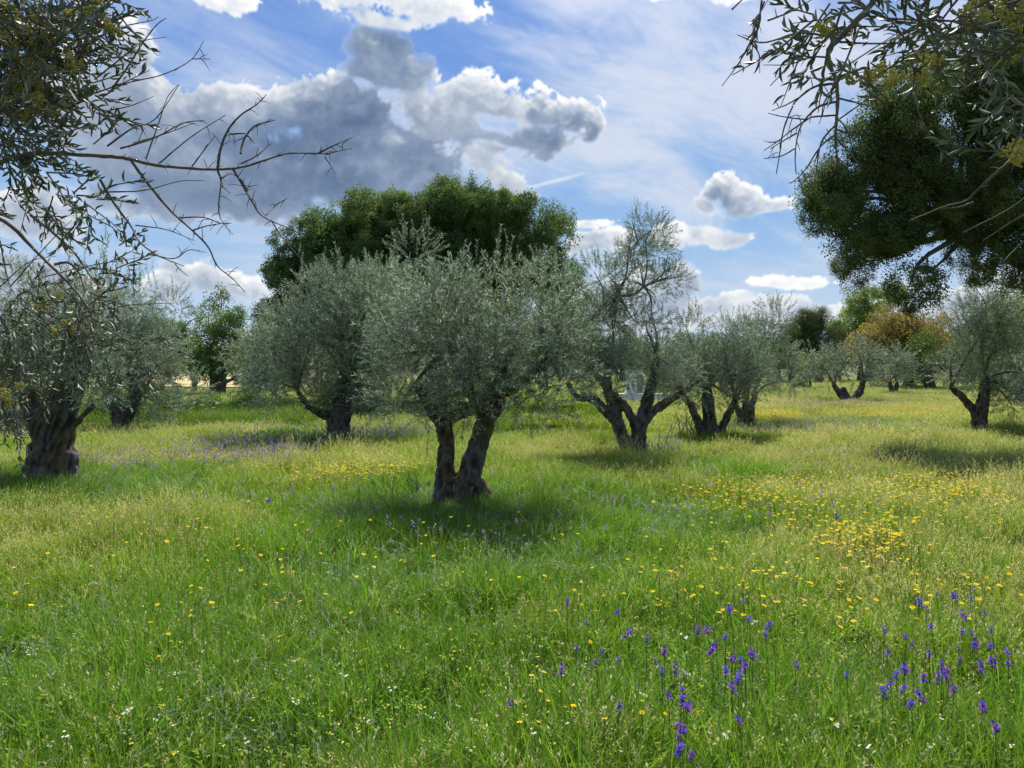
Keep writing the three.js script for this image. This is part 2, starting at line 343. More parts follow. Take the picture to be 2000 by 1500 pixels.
// foliage: lobes in photograph pixels at a depth are filled with clumps
function crown(tree, depth, lobes, o) {
  const px = depth / FOCAL, clumps = [], geos = clumpsFor(o), lists = geos.map(() => []), base = tree.position;
  const cr = o.clump ?? 0.36;
  for (const [x, y, rx, ry, dz = 0, k = 1] of lobes) {
    const c = P(x, y, depth + dz), ax = rx * px, ay = ry * px, azz = o.deep ? o.deep * (ax + ay) / 2 : Math.min(ax, 1.25 * ay + .2);
    const nc = Math.max(1, Math.round((o.fill ?? 1) * k * 2.2 * ax * ay / (cr * cr) * Math.max(.8, azz / (cr * 2.2))));
    for (let i = 0; i < nc; i++) {
      const stray = i % (o.strays ?? 4) === 1, b = ballPoint(); b.multiplyScalar(stray ? R(.9, 1.3) / b.length() : Math.pow(b.length(), -.5));
      const q = V(c.x + b.x * ax * .92, c.y + b.y * ay * .92, c.z + b.z * azz * .92), r = cr * (stray ? R(.35, .7) : R(.65, 1.2)) * Math.min(1, 1.4 * Math.min(ax, ay) / cr);
      clumps.push({ q, r, out: b });
      const t = R(.72, 1.28), w = R(-.07, .09);
      lists[Math.floor(rnd() * 3)].push({ p: q.clone().sub(base), q: orient(V(b.x * .5 + R(-.3, .3), 1, b.z * .5 + R(-.3, .3)).normalize(), R(0, 6.28)), s: r / .36, c: [t * (1 + w), t, t * (1 - w)] });
    }
  }
  lists.forEach((list, i) => instances('crown', geos[i], o.material, list, tree));
  if (o.shoots) {
    const list = [];
    for (const [x, y, n, len = 1.5, spread = 30] of o.shoots) for (let i = 0; i < n; i++) {
      const p = P(x + R(-1, 1) * spread, y + R(-.3, .6) * spread, depth + R(-.5, .5)).sub(base);
      for (let k = 0; k < 3; k++) list.push({ p: p.clone().add(V(R(-.05, .05), k * .16 * len, R(-.05, .05))), q: orient(V(R(-.3, .3), 1, R(-.3, .3)).normalize(), R(0, 6)), s: R(.7, 1) * len * (1 - k * .15), c: [1.05, 1.05, 1] });
    }
    instances('crown', o.sprays[0], o.material, list, tree);
  }
  return clumps;
}
// trunk: chains of [px, py, extra depth, radius in metres] joined by a smooth union and wrapped in bark
function trunk(tree, depth, chains, o = {}) {
  const bones = [], at = (n) => P(n[0], n[1], depth + n[2]);
  chains.forEach((ch, c) => { for (let k = 0; k < ch.length - 1; k++) bones.push([at(ch[k]), at(ch[k + 1]), ch[k][3], ch[k + 1][3], c]); });
  const box = new THREE.Box3(); for (const [a, b, ra, rb] of bones) { box.expandByPoint(a); box.expandByPoint(b); }
  const maxR = Math.max(...bones.map((b) => Math.max(b[2], b[3])));
  box.expandByScalar(maxR + 0.12);
  const size = box.getSize(V()), center = box.getCenter(V()), half = Math.max(size.x, size.y, size.z) / 2 * 1.06;
  const res = o.res ?? 84, mc = new MarchingCubes(res, MAT.bark, false, false, 260000), hr = res / 2;
  mc.isolation = 0; const k = o.blend ?? 0.07;
  const pre = bones.map(([a, b, ra, rb, c]) => { const d = b.clone().sub(a); return [a.x, a.y, a.z, d.x, d.y, d.z, d.lengthSq() || 1e-9, ra, rb, c]; });
  const each = new Float64Array(chains.length), cell = half / hr, STEP = 6;
  const dist = (x, y, z) => {
    const wx = (x - hr) * cell + center.x, wy = (y - hr) * cell + center.y, wz = (z - hr) * cell + center.z;
    each.fill(9);
    for (const b of pre) {
      const qx = wx - b[0], qy = wy - b[1], qz = wz - b[2];
      const t = clamp01((qx * b[3] + qy * b[4] + qz * b[5]) / b[6]), ex = qx - t * b[3], ey = qy - t * b[4], ez = qz - t * b[5];
      const d = Math.sqrt(ex * ex + ey * ey + ez * ez) - mixv(b[7], b[8], t);
      if (d < each[b[9]]) each[b[9]] = d;
    }
    let d = each[0];
    for (let c = 1; c < each.length; c++) { const h = Math.max(k - Math.abs(d - each[c]), 0) / k; d = Math.min(d, each[c]) - h * h * k * .25; }
    return d;
  };
  for (let z0 = 0; z0 < res; z0 += STEP) for (let y0 = 0; y0 < res; y0 += STEP) for (let x0 = 0; x0 < res; x0 += STEP) {
    const mid = dist(x0 + STEP / 2, y0 + STEP / 2, z0 + STEP / 2), far = Math.abs(mid) > STEP * cell * 1.1 + k;
    for (let z = z0; z < Math.min(res, z0 + STEP); z++) for (let y = y0; y < Math.min(res, y0 + STEP); y++) for (let x = x0; x < Math.min(res, x0 + STEP); x++) mc.field[x + y * res + z * res * res] = far ? -mid : -dist(x, y, z);
  }
  mc.update();
  let g = new THREE.BufferGeometry();
  g.setAttribute('position', new THREE.BufferAttribute(mc.positionArray.slice(0, mc.count * 3), 3));
  g.scale(half, half, half); g.translate(center.x, center.y, center.z);
  g = mergeVertices(g, half / res * 0.02); g.computeVertexNormals();
  const pos = g.attributes.position, nor = g.attributes.normal, rough = o.rough ?? 1;
  const col = new Float32Array(pos.count * 3), moss = o.moss ?? 0.4;
  for (let i = 0; i < pos.count; i++) {
    const x = pos.getX(i), y = pos.getY(i), z = pos.getZ(i);
    const tw = y * 1.1, cx = Math.cos(tw), sx = Math.sin(tw), lx = x - center.x, lz = z - center.z, ux = lx * cx - lz * sx, uz = lx * sx + lz * cx;
    const ridge = 1 - Math.abs(N3(ux * 13, y * 2.6, uz * 13)) * 2.4, lump = fbm(x * 4, y * 3, z * 4, 3), crack = 1 - Math.abs(N3(ux * 34, y * 7, uz * 34)) * 2.2;
    const d = rough * (0.05 * (o.lump ?? 1) * lump + 0.030 * (ridge - .6) + 0.014 * (crack - .5));
    pos.setXYZ(i, x + nor.getX(i) * d, y + nor.getY(i) * d, z + nor.getZ(i) * d);
    const m = smooth(.02, .3, fbm(x * 5 + 9, y * 4, z * 5, 4) + moss * .3 - .1), li = smooth(.2, .38, fbm(x * 11, y * 11 + 4, z * 11, 3));
    const v = Math.max(.15, .12 + .62 * ridge + .36 * crack);
    const c = [mixv(.15, .16, m), mixv(.132, .115, m), mixv(.112, .05, m)].map((q, n) => mixv(q, [.3, .3, .26][n], li * .4) * v * .8);
    col.set(c, i * 3);
  }
  g.setAttribute('color', new THREE.BufferAttribute(col, 3)); g.computeVertexNormals();
  return part('trunk', g, MAT.bark, tree);
}
const BARKC = [0.12, 0.106, 0.09];
// limbs run from the trunk's ends into the clumps
function branches(tree, depth, ends, clumps, share = 0.5, radius = 0.035) {
  const f = new Faces(), starts = ends.map(([x, y, dz = 0, r = radius]) => ({ p: P(x, y, depth + dz), r }));
  for (const c of clumps) {
    if (rnd() > share) continue;
    let best = starts[0], bd = 1e9; for (const s of starts) { const d = s.p.distanceTo(c.q) * R(.8, 1.3); if (d < bd) { bd = d; best = s; } }
    const a = best.p, e = c.q.clone().addScaledVector(ballPoint(), c.r * .7), m1 = a.clone().lerp(e, .35).addScaledVector(ballPoint(), bd * .1).add(V(0, bd * .06, 0)), m2 = a.clone().lerp(e, .7).addScaledVector(ballPoint(), bd * .08).add(V(0, bd * .05, 0));
    const pts = new THREE.CatmullRomCurve3([a, m1, m2, e]).getPoints(7);
    f.tube(pts, pts.map((_, i) => best.r * (1 - i / 8) ** 1.1 + .004), 5, scaled(BARKC, R(.8, 1.3)));
  }
  const m = part('branches', f.geometry(), MAT.bark, tree); m.userData.kind = 'stuff'; return m;
}
function limbs(tree, depth, chains) {
  const f = new Faces();
  for (const ch of chains) { const p = ch.map((n) => P(n[0], n[1], depth + n[2])), cv = new THREE.CatmullRomCurve3(p), m = p.length * 5, pts = cv.getPoints(m); f.tube(pts, pts.map((_, i) => { const t = i / m * (ch.length - 1), k = Math.min(ch.length - 2, Math.floor(t)); return mixv(ch[k][3], ch[k + 1][3], t - k) * (1 + .1 * Math.sin(i * 1.9)); }), 7, BARKC); }
  return part('limbs', f.geometry(), MAT.bark, tree);
}
function tree(name, label, base, group) { base.y = groundHeight(base.x, base.z) - 0.03; return thing(name, label, name.includes('shrub') || name.includes('bush') ? 'shrub' : 'tree', base, group); }
const depthOf = (v) => -v.z;
const FULLER = 1.3, oliveNear = { sprays: SPRAYS.oliveNear, material: MAT.olive }, oliveMid = { sprays: SPRAYS.oliveMid, material: MAT.olive, fill: FULLER }, oliveFar = { sprays: SPRAYS.oliveFar, material: MAT.olive };
const GROVE = 'olive trees of the grove';

// ---------------------------------------------------------------- the olive trees of the grove
{ // the twin-stemmed olive in the middle
  const b = G(893, 1002), d = depthOf(b), t = tree('olive_tree', 'olive tree with two crossing stems around an open gap, in the middle of the meadow', b, GROVE);
  trunk(t, d, [
    [[868, 1030, 0, .22], [869, 975, 0, .13], [871, 920, 0, .115], [872, 860, 0, .088], [865, 820, 0, .105], [850, 806, 0, .09], [820, 760, -.1, .06]],
    [[900, 1030, -.05, .24], [908, 960, -.05, .17], [922, 910, 0, .135], [938, 860, 0, .105], [952, 815, 0, .108], [966, 780, 0, .12], [985, 730, 0, .085], [1000, 680, .1, .06]],
    [[866, 822, 0, .075], [900, 808, -.06, .07], [930, 792, -.03, .08], [955, 778, 0, .10]],
    [[896, 1000, -.18, .07], [904, 950, -.17, .06], [918, 932, -.15, .06], [940, 945, -.17, .06], [962, 990, -.2, .055], [975, 1010, -.2, .05]],
    [[945, 795, 0, .08], [900, 740, .15, .06], [880, 690, .2, .045]], [[966, 780, 0, .08], [1040, 730, -.2, .05], [1070, 700, -.2, .04]],
  ], { res: 110, moss: .75, blend: .05, lump: .55 });
  const c = crown(t, d, [[955, 655, 165, 115], [1060, 690, 85, 95], [830, 705, 95, 90], [880, 600, 95, 75, .2], [1015, 585, 75, 60], [808, 520, 46, 46, .8, .8], [1080, 620, 50, 60, .3], [960, 745, 80, 45, -.2], [880, 765, 60, 36, -.3], [1090, 745, 45, 45, -.1], [820, 770, 55, 34], [1045, 772, 55, 32], [930, 772, 50, 22, -.35], [772, 755, 45, 45, .3], [765, 690, 44, 50, .4], [858, 782, 40, 24, -.4, 1.3], [1005, 772, 55, 28, -.4, 1.3], [925, 758, 60, 30, -.5, 1.3], [990, 720, 70, 50, -.6]],
    { ...oliveNear, fill: 1.1, full: 66, shoots: [[900, 570, 4, 1.1, 50], [1010, 545, 6, 1, 60], [1090, 580, 4, 1.1, 40], [810, 485, 3, .9, 30]] });
  branches(t, d, [[985, 735, 0, .05], [850, 800, 0, .045], [880, 690, .2, .04], [1070, 700, -.2, .04], [1000, 680, .1, .05]], c, .45);
}
{ // the stout old olive on the left
  const b = G(98, 950), d = depthOf(b), t = tree('olive_tree', 'stout old olive with a thick knobbly hollow-waisted trunk', b, GROVE);
  trunk(t, d, [
    [[98, 975, 0, .46], [100, 940, 0, .34], [103, 905, 0, .26], [104, 870, 0, .26], [105, 830, 0, .29], [115, 800, 0, .26], [128, 770, 0, .22], [150, 735, 0, .14], [170, 690, 0, .08]],
    [[85, 830, -.05, .20], [66, 800, -.1, .16], [52, 770, -.1, .10], [30, 720, -.1, .06]],
    [[66, 876, -.05, .09], [80, 880, 0, .16]], [[60, 945, -.1, .14], [85, 900, 0, .2]], [[142, 945, -.1, .12], [125, 900, 0, .2]], [[150, 825, 0, .05], [170, 805, -.1, .035], [182, 790, -.1, .025]],
    [[145, 895, -.05, .07], [125, 890, 0, .14]],
  ], { res: 120, moss: .7, blend: .07 });
  const c = crown(t, d, [[90, 680, 135, 85], [195, 690, 85, 75], [160, 610, 95, 60, .3], [50, 620, 90, 60, .2], [20, 745, 45, 45, -.3], [-60, 680, 70, 80], [180, 755, 60, 30, -.2], [95, 745, 90, 40, .1], [15, 785, 36, 36, -.2]],
    { ...oliveNear, fill: 1.2, full: 66, shoots: [[150, 545, 6, 1.4, 60], [240, 590, 5, 1.3, 40]] });
  branches(t, d, [[170, 690, 0, .06], [30, 720, -.1, .05], [150, 735, 0, .07]], c, .5);
}
{ // the forked olive right of the middle with one long branch held high
  const b = G(1240, 900), d = depthOf(b), t = tree('olive_tree', 'olive with wide forking limbs and one long branch held high', b, GROVE);
  trunk(t, d, [
    [[1240, 918, 0, .30], [1234, 880, 0, .17], [1218, 855, 0, .125], [1205, 820, 0, .12], [1199, 795, 0, .10], [1188, 768, 0, .09], [1185, 740, 0, .07], [1190, 690, 0, .04]],
    [[1196, 815, 0, .10], [1178, 800, 0, .09], [1165, 782, 0, .085], [1148, 777, -.05, .075], [1128, 778, -.1, .05], [1110, 750, 0, .045]],
    [[1242, 905, 0, .22], [1247, 860, 0, .14], [1248, 836, 0, .125], [1257, 806, 0, .11], [1268, 770, 0, .11], [1278, 735, 0, .08], [1282, 700, 0, .05], [1282, 660, 0, .025]],
    [[1244, 838, 0, .10], [1234, 815, -.05, .085], [1218, 790, -.05, .08], [1195, 770, 0, .07]],
    [[1254, 830, 0, .10], [1272, 806, 0, .085], [1292, 792, 0, .08], [1312, 778, 0, .065], [1338, 764, 0, .05], [1370, 740, .1, .03]],
    [[1262, 905, -.1, .12], [1275, 918, -.15, .08]],
  ], { res: 116, moss: .45, blend: .04, lump: .5 });
  limbs(t, d, [[[1192, 772, 0, .07], [1165, 730, .1, .055], [1128, 690, .1, .05], [1118, 668, .1, .05], [1146, 632, .1, .047], [1180, 598, .1, .042], [1205, 581, .1, .034], [1240, 574, .1, .028], [1258, 560, .1, .022], [1290, 548, .1, .014], [1330, 540, .1, .006]],
    [[1205, 581, .1, .024], [1222, 540, .1, .018], [1228, 490, .1, .013], [1240, 430, .1, .006]], [[1256, 562, .1, .018], [1264, 520, .1, .013], [1262, 470, .1, .009], [1276, 440, .1, .004]], [[1290, 548, .1, .012], [1300, 520, .1, .008], [1306, 490, .1, .004]], [[1180, 598, .1, .02], [1176, 560, .1, .013], [1160, 530, .1, .006]],
    [[1192, 690, 0, .035], [1198, 660, 0, .025], [1196, 620, 0, .014], [1206, 585, 0, .007]], [[1282, 690, 0, .03], [1282, 650, 0, .018], [1272, 625, 0, .008]]]);
  const c = crown(t, d, [[1150, 725, 62, 50], [1198, 700, 48, 36], [1175, 660, 45, 40, 0, .8], [1295, 735, 58, 40, 0, 1.4], [1275, 672, 34, 46, 0, 1.5], [1330, 745, 40, 30, 0, 1.3], [1255, 715, 34, 24, -.1, 1.3], [1290, 640, 22, 24, 0, 1.2], [1120, 690, 40, 50], [1165, 752, 44, 28], [1305, 756, 36, 18],
    [1200, 562, 34, 40, .1, .9], [1245, 548, 34, 24, .1, .9], [1190, 630, 40, 34, .1, 1], [1232, 602, 34, 24, .1, .8], [1305, 540, 28, 18, .1, 1.3], [1270, 560, 26, 16, .1, 1], [1170, 560, 26, 44, .1, 1.3], [1225, 500, 26, 44, .1, 1.8], [1268, 480, 28, 34, .1, 1.8], [1296, 525, 24, 26, .1, 1.6], [1240, 440, 12, 24, .1, 2], [1212, 622, 28, 24, .1, .9], [1150, 600, 30, 40, .1, .9], [1285, 445, 12, 20, .1, 1]],
    { ...oliveMid, clump: .3, shoots: [[1240, 428, 3, .8, 10], [1290, 470, 3, .8, 14]] });
  branches(t, d, [[1258, 560, .1, .02], [1205, 581, .1, .025], [1190, 690, 0, .035], [1282, 700, 0, .035], [1338, 764, 0, .04], [1246, 470, .1, .012]], c, .6, .03);
}
{
  const b = G(1388, 858), d = depthOf(b), t = tree('olive_tree', 'bushy olive with three trunks fanning from one base beside dry suckers', b, GROVE);
  trunk(t, d, [[[1388, 872, 0, .30], [1388, 845, 0, .20], [1385, 815, 0, .15], [1383, 785, 0, .14], [1380, 750, 0, .1]], [[1373, 860, 0, .11], [1362, 820, 0, .09], [1350, 795, 0, .08], [1338, 778, 0, .08]], [[1402, 860, 0, .13], [1413, 828, 0, .10], [1425, 805, 0, .09], [1436, 782, 0, .07]]], { res: 80, lump: .5, blend: .04 });
  const c = crown(t, d, [[1390, 705, 72, 58], [1350, 740, 42, 40], [1445, 725, 50, 50], [1358, 655, 24, 24], [1422, 660, 36, 26], [1400, 755, 60, 26], [1358, 772, 38, 22], [1425, 775, 38, 20], [1340, 700, 36, 40], [1440, 680, 40, 40]], { ...oliveMid, shoots: [[1358, 635, 5, 1.2, 14], [1420, 645, 5, 1.2, 30], [1400, 660, 4, 1.5, 40]] });
  branches(t, d, [[1380, 750], [1338, 778], [1436, 782]], c, .4);
  const f = new Faces();
  for (let k = 0; k < 9; k++) { const a = P(1350 + R(-25, 10), 850, d - .3), e = P(1330 + R(-40, 30), 800 + R(-15, 25), d + R(-.3, .3)); f.tube([a, a.clone().lerp(e, .5).add(V(R(-.05, .05), .05, 0)), e], [.012, .009, .004], 4, [0.16, 0.12, 0.09]); }
  part('suckers', f.geometry(), MAT.bark, t);
}
{
  const b = G(1462, 836), d = depthOf(b), t = tree('olive_tree', 'slender olive with thin parted stems behind the three-trunked olive', b, GROVE);
  trunk(t, d, [[[1462, 848, 0, .2], [1460, 820, 0, .12], [1456, 790, 0, .10], [1458, 750, 0, .08]], [[1452, 835, 0, .1], [1444, 805, 0, .09], [1436, 790, 0, .07]], [[1464, 830, 0, .1], [1468, 800, 0, .1], [1474, 770, 0, .08]]], { res: 64 });
  const c = crown(t, d, [[1485, 700, 55, 60], [1515, 640, 22, 34, 0, .8], [1520, 745, 32, 34], [1470, 655, 34, 26]], { ...oliveMid, shoots: [[1515, 615, 6, 1.3, 14], [1470, 640, 4, 1.2, 20]] });
  branches(t, d, [[1458, 750], [1474, 770]], c, .4);
}
{
  const b = G(662, 872), d = depthOf(b), t = tree('olive_tree', 'broad silvery olive on a short flared trunk with a side limb, beyond lavender blooms', b, GROVE);
  trunk(t, d, [[[662, 888, 0, .38], [662, 858, 0, .27], [664, 825, 0, .23], [668, 795, 0, .22], [676, 755, 0, .14], [690, 710, 0, .08]], [[658, 840, 0, .13], [644, 816, 0, .11], [626, 806, -.1, .10], [602, 794, -.1, .07], [580, 760, 0, .05]]], { res: 84, moss: .5 });
  const c = crown(t, d, [[640, 690, 125, 85], [735, 640, 100, 80], [545, 720, 65, 60], [650, 600, 90, 50, .3], [760, 560, 60, 50, .5], [750, 730, 70, 60], [500, 700, 36, 50, 1], [610, 760, 70, 36], [690, 762, 50, 30], [745, 775, 55, 34], [545, 768, 46, 32], [580, 650, 60, 50], [690, 560, 70, 40, .4]], { ...oliveMid, clump: .42, shoots: [[650, 555, 10, 1.3, 70], [740, 540, 6, 1.3, 40]] });
  branches(t, d, [[690, 710], [580, 760], [676, 755]], c, .35);
}
{
  const b = G(238, 846), d = depthOf(b), t = tree('olive_tree', 'low dense olive on a thick grey stump-like trunk by the green bank', b, GROVE);
  trunk(t, d, [[[236, 860, 0, .28], [237, 835, 0, .22], [235, 812, 0, .25], [228, 790, 0, .18]], [[242, 815, 0, .2], [256, 795, 0, .17], [268, 770, 0, .1]]], { res: 64, moss: 0 });
  const c = crown(t, d, [[275, 700, 85, 75], [300, 620, 55, 50, .3], [190, 745, 55, 45], [325, 740, 45, 45], [230, 640, 70, 60, .4], [260, 775, 70, 26], [300, 788, 50, 18], [205, 785, 46, 20], [150, 680, 60, 60, .5]], { ...oliveMid, clump: .42, shoots: [[300, 570, 6, 1.4, 40]] });
  branches(t, d, [[268, 770], [228, 790]], c, .35);
}
{
  const b = G(1913, 846), d = depthOf(b), t = tree('olive_tree', 'tall full olive with a straight trunk and one leaning limb, under the dark oak', b, GROVE);
  trunk(t, d, [[[1912, 862, 0, .28], [1912, 832, 0, .19], [1913, 805, 0, .19], [1920, 780, 0, .15], [1926, 740, 0, .1]], [[1908, 812, 0, .11], [1893, 790, 0, .10], [1878, 774, 0, .09], [1858, 756, 0, .06]]], { res: 72, moss: .1 });
  const c = crown(t, d, [[1915, 670, 68, 80], [1965, 720, 50, 55], [1880, 735, 42, 38], [1918, 600, 40, 36], [1970, 650, 40, 50], [1930, 760, 60, 26], [1965, 778, 44, 24], [1880, 690, 40, 50]], { ...oliveMid, clump: .42, shoots: [[1915, 570, 8, 1.3, 30], [1970, 600, 4, 1.3, 20]] });
  branches(t, d, [[1926, 740], [1858, 756]], c, .35);
}
const farOlives = [
  ['small olive leaning open on a low three-way fork, far across the meadow', 1655, 788, [[[1655, 795, 0, .26], [1650, 780, 0, .2], [1640, 768, 0, .15], [1630, 754, 0, .12]], [[1660, 786, 0, .18], [1654, 774, 0, .15], [1647, 760, 0, .12]], [[1664, 784, 0, .18], [1680, 764, 0, .17], [1686, 745, 0, .13]]], [[1650, 715, 60, 32], [1605, 722, 36, 24], [1700, 708, 36, 34], [1660, 690, 40, 22]], [[1630, 754], [1686, 745]]],
  ['little olive with a narrow forked stem before the golden tree', 1745, 774, [[[1745, 780, 0, .2], [1742, 764, 0, .15], [1738, 748, 0, .1]], [[1747, 772, 0, .15], [1752, 750, 0, .12]]], [[1745, 722, 38, 26], [1720, 728, 20, 18], [1765, 725, 22, 20]], [[1738, 748], [1752, 750]]],
  ['olive with a leaning trunk at the right edge of the meadow', 1982, 800, [[[1975, 808, 0, .24], [1984, 790, 0, .18], [1996, 765, 0, .14]]], [[1990, 735, 34, 40], [1960, 755, 26, 26], [2030, 720, 50, 50]], [[1996, 765]]],
  ['plain round olive behind the low side of the stout old olive', 20, 842, [[[20, 852, 0, .24], [22, 825, 0, .19], [18, 795, 0, .16]]], [[10, 740, 60, 50], [-50, 720, 60, 60], [40, 770, 40, 30]], [[18, 795]]],
  ['pale olive in front of the dark oak of the field edge', 500, 815, [[[500, 822, 0, .24], [502, 800, 0, .18], [504, 780, 0, .15]]], [[505, 730, 48, 44], [480, 700, 26, 34], [530, 700, 30, 34]], [[504, 780]]],
];
for (const [label, x, y, chains, lobes, ends] of farOlives) {
  const b = G(x, y), d = depthOf(b), t = tree('olive_tree', label, b, GROVE);
  trunk(t, d, chains, { res: 56, moss: .2, rough: .8 });
  const c = crown(t, d, lobes, { ...oliveFar, clump: .55, full: 34 });
  branches(t, d, ends, c, .4, .06);
}

// ---------------------------------------------------------------- other trees
function plainTree(name, label, x, y, chains, lobes, ends, o, group, depth) {
  const b = depth ? P(x, y, depth) : G(x, y), d = depth ?? depthOf(b), t = tree(name, label, b, group);
  trunk(t, d, chains, { res: o.res ?? 60, moss: .1, rough: o.rough ?? 1, blend: o.blend ?? .1 });
  const c = crown(t, d, lobes, o);
  if (ends) branches(t, d, ends, c, o.share ?? .3, o.limb ?? .09);
  return t;
}
plainTree('ash_tree', 'great round green tree towering behind the middle olives', 850, 800, [[[850, 812, 0, .6], [850, 770, 0, .42], [848, 700, 0, .38], [840, 640, 0, .3]], [[848, 700, 0, .3], [760, 620, 0, .22], [700, 560, 0, .15]], [[848, 690, 0, .3], [940, 600, 0, .22], [980, 520, 0, .15]], [[845, 650, 0, .25], [880, 520, 0, .16]]],
  [[640, 520, 80, 75, 0, 1.7], [565, 565, 44, 55, 0, 2], [740, 450, 80, 62, 0, 1.3], [590, 480, 44, 40, 0, 1.5], [700, 500, 90, 80], [880, 450, 110, 80], [935, 412, 58, 30], [1010, 440, 80, 60], [1070, 495, 66, 74], [850, 550, 220, 80], [1110, 555, 36, 45], [612, 440, 40, 28], [555, 620, 36, 40], [1000, 540, 120, 60], [820, 400, 60, 30], [1085, 430, 36, 34], [800, 480, 170, 80], [900, 430, 130, 70], [1000, 480, 110, 80], [680, 440, 60, 40], [1040, 410, 40, 30], [960, 400, 40, 20], [600, 605, 66, 60], [560, 670, 50, 50, 0, 1.6], [545, 600, 34, 50, 0, 1.8], [660, 620, 90, 60], [1080, 600, 70, 60]],
  [[840, 640, 0, .16], [700, 560, 0, .12], [980, 520, 0, .12], [880, 520, 0, .12]], { sprays: SPRAYS.oak, material: MAT.oak, clump: .7, full: 60, grain: .42, deep: .8, fill: 1.1, strays: 3, shoots: [[910, 380, 8, 1.2, 60], [800, 400, 7, 1.2, 60], [640, 435, 7, 1.2, 60], [1070, 420, 7, 1.2, 50], [560, 520, 5, 1.2, 40]] });
plainTree('holm_oak', 'huge dark evergreen oak overhanging the right of the meadow', 2240, 880, [[[2240, 905, 0, .75], [2240, 860, 0, .55], [2235, 760, 0, .5], [2200, 640, 0, .42], [2120, 560, 0, .3]], [[2120, 560, 0, .3], [2040, 530, 0, .22], [1985, 510, 0, .16], [1900, 440, 0, .12]], [[2200, 640, 0, .35], [2190, 480, 0, .25], [2150, 330, 0, .16]], [[2210, 660, 0, .3], [2330, 520, 0, .22], [2400, 420, 0, .14]]],
  [[1700, 395, 95, 85], [1640, 455, 66, 62], [1610, 400, 36, 34], [1850, 300, 130, 120], [1960, 400, 130, 110], [1770, 240, 80, 70], [1800, 470, 110, 60], [1700, 500, 60, 40], [2120, 330, 170, 190], [1900, 150, 110, 80], [2060, 160, 150, 110], [1770, 545, 34, 34], [1880, 510, 60, 26], [1705, 300, 50, 50], [1680, 360, 66, 60], [1735, 320, 70, 60], [1640, 400, 50, 50], [2300, 400, 150, 150], [1830, 180, 110, 70], [1930, 240, 110, 90], [1960, 90, 90, 70], [1720, 440, 80, 60], [1860, 400, 110, 80], [1768, 592, 14, 22], [1650, 505, 26, 20], [1960, 500, 90, 36], [2050, 480, 100, 70], [1900, 530, 70, 22], [1840, 540, 50, 18], [1990, 540, 50, 16]],
  [[2120, 560, 0, .14], [1985, 510, 0, .1], [1900, 440, 0, .09], [2190, 480, 0, .12], [2150, 330, 0, .1]], { sprays: SPRAYS.holm, material: MAT.pine, clump: .5, full: 66, grain: .52, deep: .9, lift: .15, fill: 1.15, strays: 3 });
plainTree('field_tree', 'dark green tree on twin trunks in front of the ripe field', 425, 775, [[[420, 786, 0, .34], [418, 765, 0, .26], [417, 735, 0, .22], [412, 700, 0, .15]], [[433, 786, 0, .34], [432, 765, 0, .28], [434, 735, 0, .24], [445, 690, 0, .15]], [[436, 748, 0, .12], [450, 742, 0, .1], [466, 736, 0, .07]]],
  [[425, 685, 46, 42], [460, 655, 34, 34], [398, 700, 26, 34], [440, 640, 34, 24], [480, 690, 26, 30]], [[412, 700], [445, 690]], { sprays: SPRAYS.oak, material: MAT.oak, clump: .9, full: 40, grain: .5, shoots: [[430, 610, 8, 1.6, 50]] });
plainTree('field_tree', 'thin airy tree showing sky between its twigs, beside the twin-trunked tree', 385, 772, [[[378, 782, 0, .3], [380, 755, 0, .15], [390, 720, 0, .1], [430, 640, 0, .08]], [[380, 755, 0, .12], [370, 720, 0, .08], [360, 640, 0, .06]]],
  [[372, 640, 28, 34, 0, .5], [450, 605, 36, 24, 0, .4], [400, 615, 30, 20, 0, .4], [350, 690, 24, 40, 0, .7]], [[430, 640], [360, 640]], { sprays: SPRAYS.oak, material: MAT.oak, clump: .6, full: 12, grain: .7, share: 1, limb: .05 }, undefined, 50);
plainTree('stone_pine', 'dark dome-shaped pine beyond the far meadow edge', 1600, 752, [[[1600, 758, 0, .5], [1600, 730, 0, .4], [1604, 690, 0, .32]], [[1604, 695, 0, .25], [1580, 670, 0, .18]], [[1604, 695, 0, .25], [1630, 668, 0, .18]]],
  [[1600, 652, 62, 30], [1570, 660, 36, 24], [1640, 660, 34, 26], [1600, 632, 44, 16], [1560, 690, 40, 24], [1545, 700, 26, 22]], [[1604, 690], [1580, 670], [1630, 668]], { sprays: SPRAYS.pine, material: MAT.pine, clump: 1.2, full: 40, grain: .7, lift: .8 });
plainTree('golden_tree', 'round golden-leaved tree beyond the far olives', 1775, 762, [[[1775, 770, 0, .5], [1775, 735, 0, .35], [1770, 700, 0, .28]]],
  [[1760, 665, 62, 48], [1805, 635, 46, 44], [1705, 668, 30, 26], [1830, 680, 34, 36], [1770, 620, 40, 26], [1850, 640, 30, 40], [1740, 630, 40, 30], [1720, 700, 40, 26], [1790, 690, 50, 34]], [[1770, 700]], { sprays: SPRAYS.gold, material: MAT.fresh, clump: 1.1, full: 40, grain: .5 });
plainTree('broadleaf_tree', 'tall light green tree rising behind the golden tree', 1700, 752, [[[1700, 757, 0, .5], [1700, 700, 0, .35], [1695, 640, 0, .25]]],
  [[1692, 590, 34, 28], [1668, 612, 26, 26], [1720, 575, 34, 24], [1715, 625, 34, 26], [1740, 600, 30, 40]], [[1695, 640]], { sprays: SPRAYS.lime, material: MAT.fresh, clump: 1.1, full: 26, grain: .5 });
plainTree('broadleaf_tree', 'soft green rounded tree peeping over the dome-shaped pine', 1635, 748, [[[1635, 752, 0, .5], [1635, 690, 0, .35]]], [[1640, 630, 36, 22], [1610, 625, 34, 16], [1660, 650, 22, 24]], [[1635, 690]], { sprays: SPRAYS.lime, material: MAT.oak, clump: 1.3, full: 30, grain: .5 });
